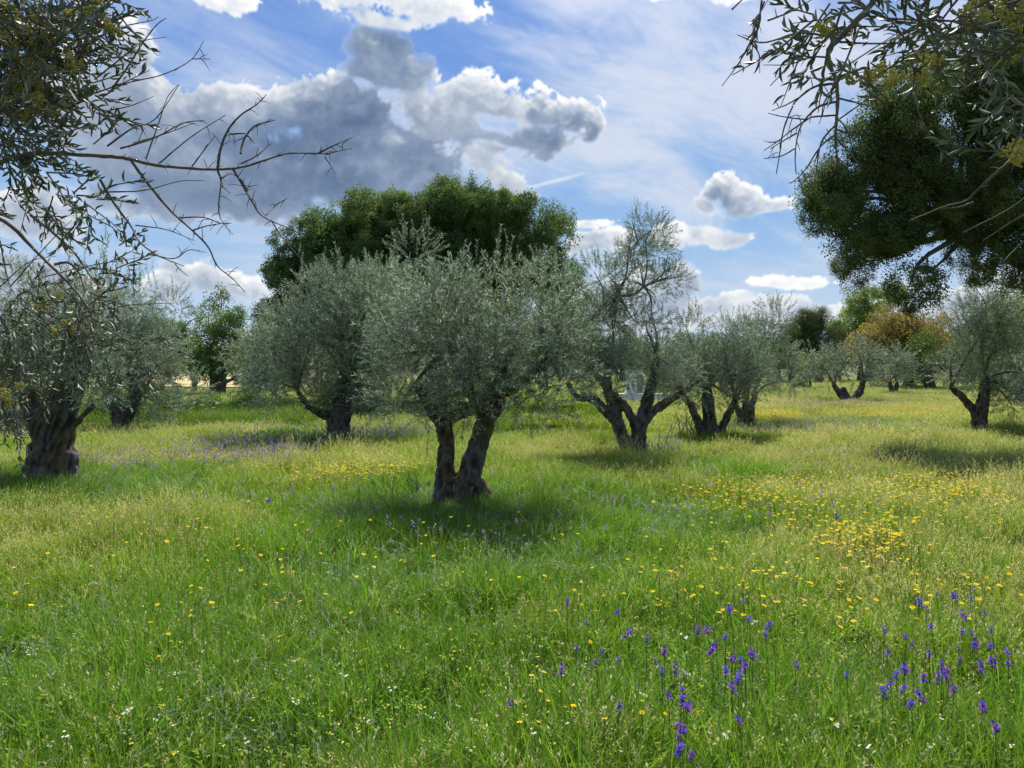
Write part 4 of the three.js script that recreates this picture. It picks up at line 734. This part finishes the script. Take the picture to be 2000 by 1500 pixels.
// what grows where: dry seeded patches, lush patches, from noise and from places seen in the photograph
const spots = (list) => list.map(([x, y, rx, ry, w]) => { const c = G(x, y), e = G(x + rx, y), n = G(x, y - ry), m = G(x, y + ry); return { x: c.x, z: c.z, rx: Math.abs(e.x - c.x), rz: Math.abs(m.z - n.z) / 2, w }; });
const lushAt = spots([[700, 1460, 500, 120, .5], [1300, 1440, 500, 120, .4], [1750, 1440, 300, 100, .3], [1250, 1010, 200, 60, .4], [250, 1330, 420, 160, .5], [950, 1060, 380, 80, .8], [1380, 915, 120, 30, .8], [250, 960, 250, 40, .6], [600, 880, 160, 14, .5], [1400, 865, 120, 10, .6], [650, 1150, 300, 80, .3], [900, 1010, 250, 30, .5], [1800, 830, 200, 8, .4], [250, 832, 200, 8, .8]]);
const dryAt = spots([[1750, 960, 420, 80, .7], [1500, 880, 500, 30, .5], [300, 900, 400, 30, .6], [700, 920, 160, 26, .6], [1600, 1150, 300, 70, .3], [1100, 900, 160, 30, .4], [1700, 800, 400, 20, .6], [150, 1060, 200, 60, .45]]);
const at = (list, x, z) => { let s = 0; for (const p of list) s += p.w * Math.exp(-(((x - p.x) / p.rx) ** 2) - (((z - p.z) / p.rz) ** 2)); return s; };
function sward(x, z) { return clamp01(.40 + .8 * fbm(x * .35, 6.6, z * .35, 3) + .35 * fbm(x * 1.6, 1.6, z * 1.6, 2) + at(dryAt, x, z) - at(lushAt, x, z)); } // 0 lush .. 1 dry
const trunksAt = scene.children.filter((o) => o.name.startsWith('olive_tree')).map((o) => o.position);
// patches are set out on a jittered grid; each place takes the kind of patch that grows there
function meadow(name, label, geometries, spacing, d0, d1, accept, look, spreadAz = 0.68) {
  const lists = geometries.map(() => []), keep = makeRandom(Math.round(spacing * 1000)), n = Math.ceil(d1 / spacing);
  for (let i = -n; i <= n; i++) for (let j = 0; j <= n; j++) {
    const x = (i + keep() * .9) * spacing, z = -(j + keep() * .9) * spacing, d = Math.hypot(x, z), pickOne = keep(), roll = keep(), turn = keep() * 6.28;
    if (d < d0 || d >= d1 || Math.abs(Math.atan2(x, -z)) > (d < 5 ? 1 : spreadAz)) continue;
    const dry = sward(x, z); if (!accept(dry + (roll - .5) * .35, x, z, d)) continue;
    const e = look(dry, x, z, d);
    lists[Math.floor(pickOne * lists.length)].push({ p: V(x, groundHeight(x, z) - .015, z), q: orient(V(R(-.04, .04), 1, R(-.04, .04)).normalize(), turn), s: V(e.w ?? 1, e.s, e.w ?? 1), c: e.c });
  }
  lists.forEach((list, i) => { if (!list.length) return; const m = instances(numbered(name), geometries[i], MAT.grass, list, scene); m.userData = { kind: 'stuff', label: i ? `${label}, mixed in` : label, category: 'grass' }; });
}
const tint = (dry, k) => { const v = k * R(.86, 1.14); return [v * mixv(.84, 1.55, dry), v * mixv(.98, 1.32, dry), v * mixv(.8, 1.3, dry)]; };
const tall = (x, z) => .36 + 1.05 * clamp01(.5 + 1.5 * fbm(x * 1.1, 8.2, z * 1.1, 3));
const isLush = (v) => v < .34, isDry = (v) => v > .72, isGreen = (v) => v >= .34 && v <= .72;
for (const [name, label, kind, test, dd] of [['meadow_grass', 'green meadow grass mixed with clover and herbs', 'green', isGreen, .8], ['lush_grass', 'lush broad-bladed green grass in patches', 'lush', isLush, .5], ['seed_grass', 'pale seeding grass above the green', 'dry', isDry, .8]]) {
  meadow(name, `${label}, in the foreground`, PATCH[kind], .47, 1.5, 9, test, (dry, x, z) => ({ s: tall(x, z), c: tint(dry * dd, 1) }));
  meadow(name, `${label}, in the middle distance`, PATCH[kind], .58, 9, 19, test, (dry, x, z) => ({ s: tall(x, z) * 1.05, w: 1.2, c: tint(dry * dd, 1) }));
}
meadow('far_grass', 'green grass of the far meadow', PATCH.far, 1.2, 18.5, 62, (v) => v < .55, (dry, x, z, d) => ({ s: tall(x, z), w: .95 + d * .006, c: tint(dry, 1) }));
meadow('far_seed_grass', 'pale seeding grass of the far meadow', PATCH.farDry, 1.2, 18.5, 62, (v) => v >= .55, (dry, x, z, d) => ({ s: tall(x, z), w: .95 + d * .006, c: tint(dry * .8, 1) }));
meadow('bank_grass', 'bright grass of the meadow beyond the trees', PATCH.far, 1.6, 62, 125, (v, x, z) => !(x < -14 && z < -55), () => ({ s: R(1, 1.5), w: 2.4, c: tint(.4, 1) }));
meadow('arching_grass', 'tall arching blue-green grass with soft ears', PATCH.blue, .24, 2, 13, (v, x) => v < (x < -.8 ? .3 : .12), () => ({ s: R(.7, 1.1), c: [1, 1, 1] }));
{ // rank grass on the mound, on the green bank at the left and round the trunks
  const list = [], add = (x, z, s, c) => list.push({ p: V(x, groundHeight(x, z) - .02, z), q: orient(V(R(-.2, .2), 1, R(-.2, .2)).normalize(), R(0, 6)), s, c });
  for (let k = 0; k < 500; k++) { const b = ballPoint(); add(moundAt.x + b.x * 2, moundAt.z - .4 + b.z * 1.9, R(.7, 1.2), tint(.5, 1.05)); }
  for (let k = 0; k < 800; k++) { const p = G(R(130, 620), 838 - R(0, 22)); add(p.x, p.z + R(-.5, .5), R(1.3, 2.2), [.75, .8, .8]); }
  for (let k = 0; k < 1000; k++) { const p = G(R(-100, 2100), R(930, 1650)), n = fbm(p.x * .9, 12, p.z * .9, 2); if (n > .02) add(p.x, p.z, R(.8, 1.35), tint(R(0, .35), 1)); }
  for (const p of trunksAt) for (let k = 0; k < 34; k++) { const a = R(0, 6.28), r = R(.35, 1); add(p.x + Math.cos(a) * r, p.z + Math.sin(a) * r, R(.4, .7), tint(.05, .95)); }
  const m = instances('rank_grass', PATCH.rank[0], MAT.grass, list, scene); m.userData = { kind: 'stuff', label: 'rank green grass on the mound, the bank and round the trunks', category: 'grass' };
}

// ---------------------------------------------------------------- flowers
const FLOWERS = {
  stem: (() => { const f = new Faces(); f.tube([V(0, 0, 0), V(.006, .5, .004), V(0, 1, 0)], [.0022, .0018, .0014], 4, [0.12, 0.2, 0.05]); return f.geometry(); })(),
  daisyPetals: (() => { const f = new Faces(); for (let k = 0; k < 13; k++) { const a = k / 13 * 6.283, d = V(Math.cos(a), .16 + .08 * Math.sin(k * 5), Math.sin(a)).normalize(), [s, n] = frame(d); f.leaf(V(d.x * .004, 0, d.z * .004), d, s, n, .0145, .0065, scaled([0.80, 0.60, 0.015], .9 + .2 * ((k * 7) % 5) / 5), true, .08); } return f.geometry(); })(),
  daisyDisc: (() => { const g = new THREE.SphereGeometry(.0062, 8, 5, 0, 6.283, 0, 1.57); g.scale(1, .7, 1); g.translate(0, .0012, 0); return colored(g, () => [0.68, 0.42, 0.015]); })(),
  bugloss: [1, 2, 3].map((seed) => { const keep = makeRandom(seed), f = new Faces(), n = 5 + seed; for (let k = 0; k < n; k++) { const y = -.055 + .075 * k / n, a = k * 2.2 + keep(), tilt = .35 + .4 * keep(), d = V(Math.cos(a), tilt, Math.sin(a)).normalize(), b = V(Math.cos(a) * .004, y, Math.sin(a) * .004), [s, nn] = frame(d); const c = scaled(keep() < .3 ? [0.25, 0.07, 0.42] : [0.13, 0.065, 0.52], .8 + .5 * keep()); for (let q = 0; q < 5; q++) { const t = q / 5 * 6.283, e = d.clone().multiplyScalar(.9).addScaledVector(s, Math.cos(t) * .55).addScaledVector(nn, Math.sin(t) * .55).normalize(), [s2, n2] = frame(e); f.leaf(b, e, s2, n2, .024 * (.8 + .4 * keep()), .014, c, true, .05); } } return f.geometry(); }),
  white: (() => { const f = new Faces(); for (let h = 0; h < 4; h++) { const o = V(Math.cos(h * 1.9) * .01 * h, .006 * h, Math.sin(h * 1.9) * .01 * h); for (let k = 0; k < 5; k++) { const a = k / 5 * 6.283, d = V(Math.cos(a), .4, Math.sin(a)).normalize(), [s, n] = frame(d); f.leaf(o, d, s, n, .010, .007, [0.72, 0.7, 0.6], true, .1); } } return f.geometry(); })(),
  umbel: (() => { const f = new Faces(), keep = makeRandom(5); for (let k = 0; k < 30; k++) { const a = keep() * 6.28, r = .07 * Math.sqrt(keep()), p = V(Math.cos(a) * r, .015 * (1 - r / .07), Math.sin(a) * r); const d = V(keep() - .5, .5, keep() - .5).normalize(), [s, n] = frame(d); f.leaf(p, d, s, n, .018, .016, [0.7, 0.7, 0.6], true, 0); if (k % 3 === 0) f.tube([V(0, -.05, 0), p], [.001, .001], 3, [.14, .22, .06]); } return f.geometry(); })(),
};
function flower(name, label, group, p, h, headGeos, lean = .12, size = 1) {
  const t = thing(name, label, 'flower', V(p.x, groundHeight(p.x, p.z) - .02, p.z), group), tip = V(R(-lean, lean) * h, h, R(-lean, lean) * h);
  const s = shade(new THREE.Mesh(FLOWERS.stem, MAT.grass)); s.name = 'stem'; s.quaternion.copy(orient(tip.clone().normalize(), 0)); s.scale.set(1, tip.length(), 1); t.add(s);
  const q = orient(V(R(-.6, .6), 1, R(-.5, .6)).normalize(), R(0, 6.28)), k = R(.65, 1.25) * size;
  for (const [n, g] of headGeos) { const m = shade(new THREE.Mesh(g, MAT.petal)); m.name = n; m.position.copy(tip); m.quaternion.copy(q); m.scale.setScalar(k); t.add(m); }
  return t;
}
const purple = [[1105, 1193], [1155, 1230], [1120, 1280], [1170, 1305], [1185, 1278], [1200, 1300], [1215, 1240], [1217, 1206], [1235, 1250], [1258, 1250], [1290, 1278], [1297, 1300], [1292, 1315], [1300, 1312], [1362, 1243], [1393, 1246], [1405, 1272], [1396, 1286], [1412, 1262], [1420, 1298], [1432, 1295], [1440, 1302], [1453, 1288], [1462, 1292], [1450, 1318], [1463, 1318], [1465, 1336], [1440, 1338], [1428, 1355], [1400, 1315], [1310, 1362], [1318, 1375], [1330, 1380], [1342, 1372], [1352, 1366], [1335, 1427], [1345, 1441], [1320, 1463], [1337, 1471], [1460, 1420], [1505, 1253], [1523, 1240], [1450, 1193], [1440, 1208], [1465, 1222], [1543, 1318], [1718, 1249], [1722, 1283], [1755, 1263], [1805, 1207], [1788, 1190], [1833, 1180], [1850, 1176], [1862, 1178], [1885, 1182], [1905, 1170], [1872, 1218], [1888, 1216], [1910, 1208], [1838, 1245], [1868, 1246], [1903, 1250], [1950, 1248], [1870, 1280], [1898, 1276], [1888, 1300], [1896, 1306], [1925, 1300], [1950, 1305], [1970, 1310], [1990, 1322], [1765, 1318], [1750, 1330], [1752, 1350], [1785, 1362], [1783, 1378], [1786, 1392], [1830, 1315], [1842, 1320], [1858, 1332], [1864, 1340], [1850, 1358], [1845, 1340], [1800, 1340], [1815, 1290], [1780, 1280], [1945, 1426], [1900, 1385], [1655, 1335], [1712, 1362], [1010, 1370], [1190, 1375], [1090, 1310], [1630, 1015], [490, 975], [520, 985], [675, 940], [585, 940], [1940, 1275], [1985, 1290], [1905, 1320]];
for (const [x, y] of purple) flower('purple_bugloss', 'violet bugloss flower spike standing in the meadow grass', 'violet bugloss flowers', G(x + R(-2, 2), y, .36), .39, [['blossom', pick(FLOWERS.bugloss)]], .1, .58);
const yellowAreas = [[1060, 1400, 60, 30, 9], [1240, 1402, 60, 14, 6], [1060, 1345, 50, 25, 6], [870, 1290, 30, 10, 4], [1300, 1160, 200, 40, 34], [1690, 1045, 80, 26, 46], [1800, 1090, 80, 30, 22], [1480, 960, 110, 26, 34], [1830, 960, 90, 22, 40], [1620, 1000, 220, 40, 32], [300, 1030, 120, 30, 14], [420, 1050, 80, 30, 10], [340, 1240, 60, 50, 6], [650, 1090, 120, 30, 8], [1000, 1200, 250, 60, 6], [1850, 1150, 120, 30, 8], [60, 1130, 30, 20, 2], [480, 1090, 200, 30, 6], [1720, 1050, 50, 16, 20], [1850, 950, 60, 12, 22]];
let madeYellow = 0;
for (const [x, y, rx, ry, n] of yellowAreas) for (let k = 0; k < n && madeYellow < 300; k++) { const b = ballPoint(); madeYellow++; flower('yellow_daisy', 'yellow daisy flower standing in the meadow grass', 'yellow daisies of the meadow', G(x + b.x * rx * 1.3, y + b.y * ry * 1.3, .34), R(.34, .4), [['petals', FLOWERS.daisyPetals], ['disc', FLOWERS.daisyDisc]], .12, .58); }
const whites = [[565, 1390], [572, 1383], [915, 1418], [1048, 1430], [925, 1470], [205, 1275], [110, 1320], [165, 1305], [240, 1390], [320, 1420], [490, 1455], [1250, 1370], [1430, 1450], [1340, 1260], [1480, 1235], [1630, 1440], [1790, 1470], [1975, 1460], [60, 1285], [835, 1410], [700, 1420], [245, 1445], [1385, 1470], [1700, 1480], [660, 1330], [780, 1350], [1115, 1425], [140, 1445]];
for (const [x, y] of whites) flower('white_radish_flower', 'small cream white flower head low in the grass', 'cream white flowers', G(x, y, .3), .33, [['blossom', FLOWERS.white]], .12, .7);
for (const [x, y] of [[395, 795], [410, 788], [382, 790], [402, 802], [418, 800], [390, 808], [376, 800], [425, 792], [398, 815], [408, 812]]) flower('umbel_flower', 'white umbel flower head above the dark shrub', 'white umbels on the bank', G(x, 832), (832 - y) * .0165 + .02, [['blossom', FLOWERS.umbel]], .02);
{ // the many small far blooms: nobody could count them
  const scatter = (name, label, areas, geo, height, scale, colors) => {
    const list = [];
    for (const [x, y, rx, ry, n] of areas) for (let k = 0; k < n; k++) { const b = ballPoint(), p = G(x + b.x * rx * 1.3, Math.max(748, y + b.y * ry * 1.4), height); const d = -p.z; list.push({ p: V(p.x, groundHeight(p.x, p.z) + height * R(.75, 1.1), p.z), q: orient(V(R(-.4, .4), 1, R(-.4, .4)).normalize(), R(0, 6)), s: scale * R(.8, 1.3), c: colors[Math.floor(rnd() * colors.length)] }); }
    const m = instances(name, geo, MAT.petal, list, scene); m.userData = { kind: 'stuff', label, category: 'flowers' };
  };
  scatter('distant_yellow_blooms', 'drifts of small yellow blooms across the farther meadow', [[690, 912, 120, 16, 420], [1510, 806, 50, 9, 1500], [1720, 800, 100, 8, 1600], [1880, 800, 100, 8, 700], [1650, 980, 300, 40, 420], [1830, 950, 120, 20, 300], [1690, 1045, 80, 24, 160], [1480, 955, 120, 25, 220], [300, 880, 200, 14, 160], [1000, 1050, 500, 120, 50], [1600, 1120, 360, 80, 160], [400, 1100, 350, 120, 60], [1330, 800, 60, 20, 300], [1600, 850, 400, 20, 160]], FLOWERS.daisyPetals, .38, .75, [[1, 1, 1], [1, .85, 1]]);
  scatter('distant_lilac_blooms', 'hazy lilac drifts of small blooms in the farther meadow', [[470, 868, 130, 18, 620], [600, 845, 150, 12, 520], [220, 885, 110, 16, 200], [760, 838, 80, 12, 360], [1620, 780, 140, 8, 800], [1570, 825, 220, 10, 500], [1720, 870, 160, 12, 90], [1290, 860, 40, 12, 120], [900, 980, 500, 50, 60], [1500, 940, 300, 50, 60]], FLOWERS.bugloss[0], .38, .6, [[1.5, 3.4, .8], [1.7, 4.0, .8], [1.4, 2.8, .85]]);
  scatter('tiny_white_blooms', 'tiny pale specks of bloom sprinkled through the grass', [[500, 1300, 500, 150, 40], [1300, 1300, 600, 150, 40], [1000, 1050, 900, 110, 60], [1400, 880, 500, 30, 60]], FLOWERS.white, .27, .4, [[1, 1, 1], [.9, 1, .7]]);
  scatter('tiny_yellow_blooms', 'tiny yellow specks of medick bloom low in the grass', [[500, 1300, 500, 150, 260], [1300, 1330, 600, 140, 420], [1000, 1080, 900, 110, 260]], FLOWERS.white, .22, .42, [[1, .85, .12], [.95, .95, .2]]);
}
// a dark broad-leaved plant at the foot of the twin-stemmed olive
{
  const b = G(790, 985), t = thing('dock_plant', 'dark broad-leaved dock plant at the foot of the twin-stemmed olive', 'plant', b.setY(groundHeight(b.x, b.z)));
  const g = (() => { const f = new Faces(); const rows = [], n = 5, c = [0.05, 0.10, 0.025]; for (let k = 0; k <= n; k++) { const u = k / n, w = Math.sin(Math.PI * Math.pow(Math.min(1, u * .96 + .03), .8)) * .5, z = .25 * u * u; rows.push([f.vert(-w, u, z + w * .25, c), f.vert(0, u, z, scaled(c, 1.3)), f.vert(w, u, z + w * .25, c)]); } for (let k = 0; k < n; k++) for (let s = 0; s < 2; s++) { f.tri(rows[k][s], rows[k][s + 1], rows[k + 1][s + 1]); f.tri(rows[k][s], rows[k + 1][s + 1], rows[k + 1][s]); } return f.geometry(); })();
  for (let k = 0; k < 46; k++) { const m = shade(new THREE.Mesh(g, MAT.oak)), a = R(0, 6.28), l = R(.15, .3); m.name = 'leaf'; m.position.set(R(-.32, .32), R(0, .1), R(-.15, .15)); m.quaternion.copy(orient(V(Math.cos(a) * .7, R(.5, 1.3), Math.sin(a) * .7).normalize(), R(0, 6.28))); m.scale.set(l * .38, l, l); t.add(m); }
}
// dry stalks left from last year
for (const [x, y, h, lx, label] of [[1288, 905, 1.0, .32, 'dry bare stalk leaning beside the forked olive'], [1282, 908, .6, .06, 'short dry stalk at the root of the forked olive'], [832, 930, .8, .05, 'thin dry upright stalk left of the twin-stemmed olive'], [1190, 895, .5, -.05, 'thin brown stalk left of the forked olive'], [40, 900, .9, .03, 'thin dark stalk left of the stout old olive'], [1300, 880, .8, .25, 'slanting dry stalk between the forked and three-trunked olives']]) {
  const b = G(x, y), t = thing('dry_stalk', label, 'stalk', b.setY(groundHeight(b.x, b.z) - .03)), f = new Faces();
  f.tube([V(0, 0, 0), V(lx * .4, h * .5, .02), V(lx, h, 0)], [.008, .006, .003], 5, [0.14, 0.11, 0.085]); part('stem', f.geometry(), MAT.bark, t, false);
  const q = new Faces(); for (let k = 0; k < 5; k++) { const tt = R(.4, .95), p = V(lx * tt, h * tt, 0); q.tube([p, p.clone().add(V(R(-.1, .1), R(.05, .16), R(-.05, .05)))], [.003, .0015], 4, [0.15, 0.12, 0.09]); } part('twigs', q.geometry(), MAT.bark, t, false);
}
renderer.render(scene, camera);
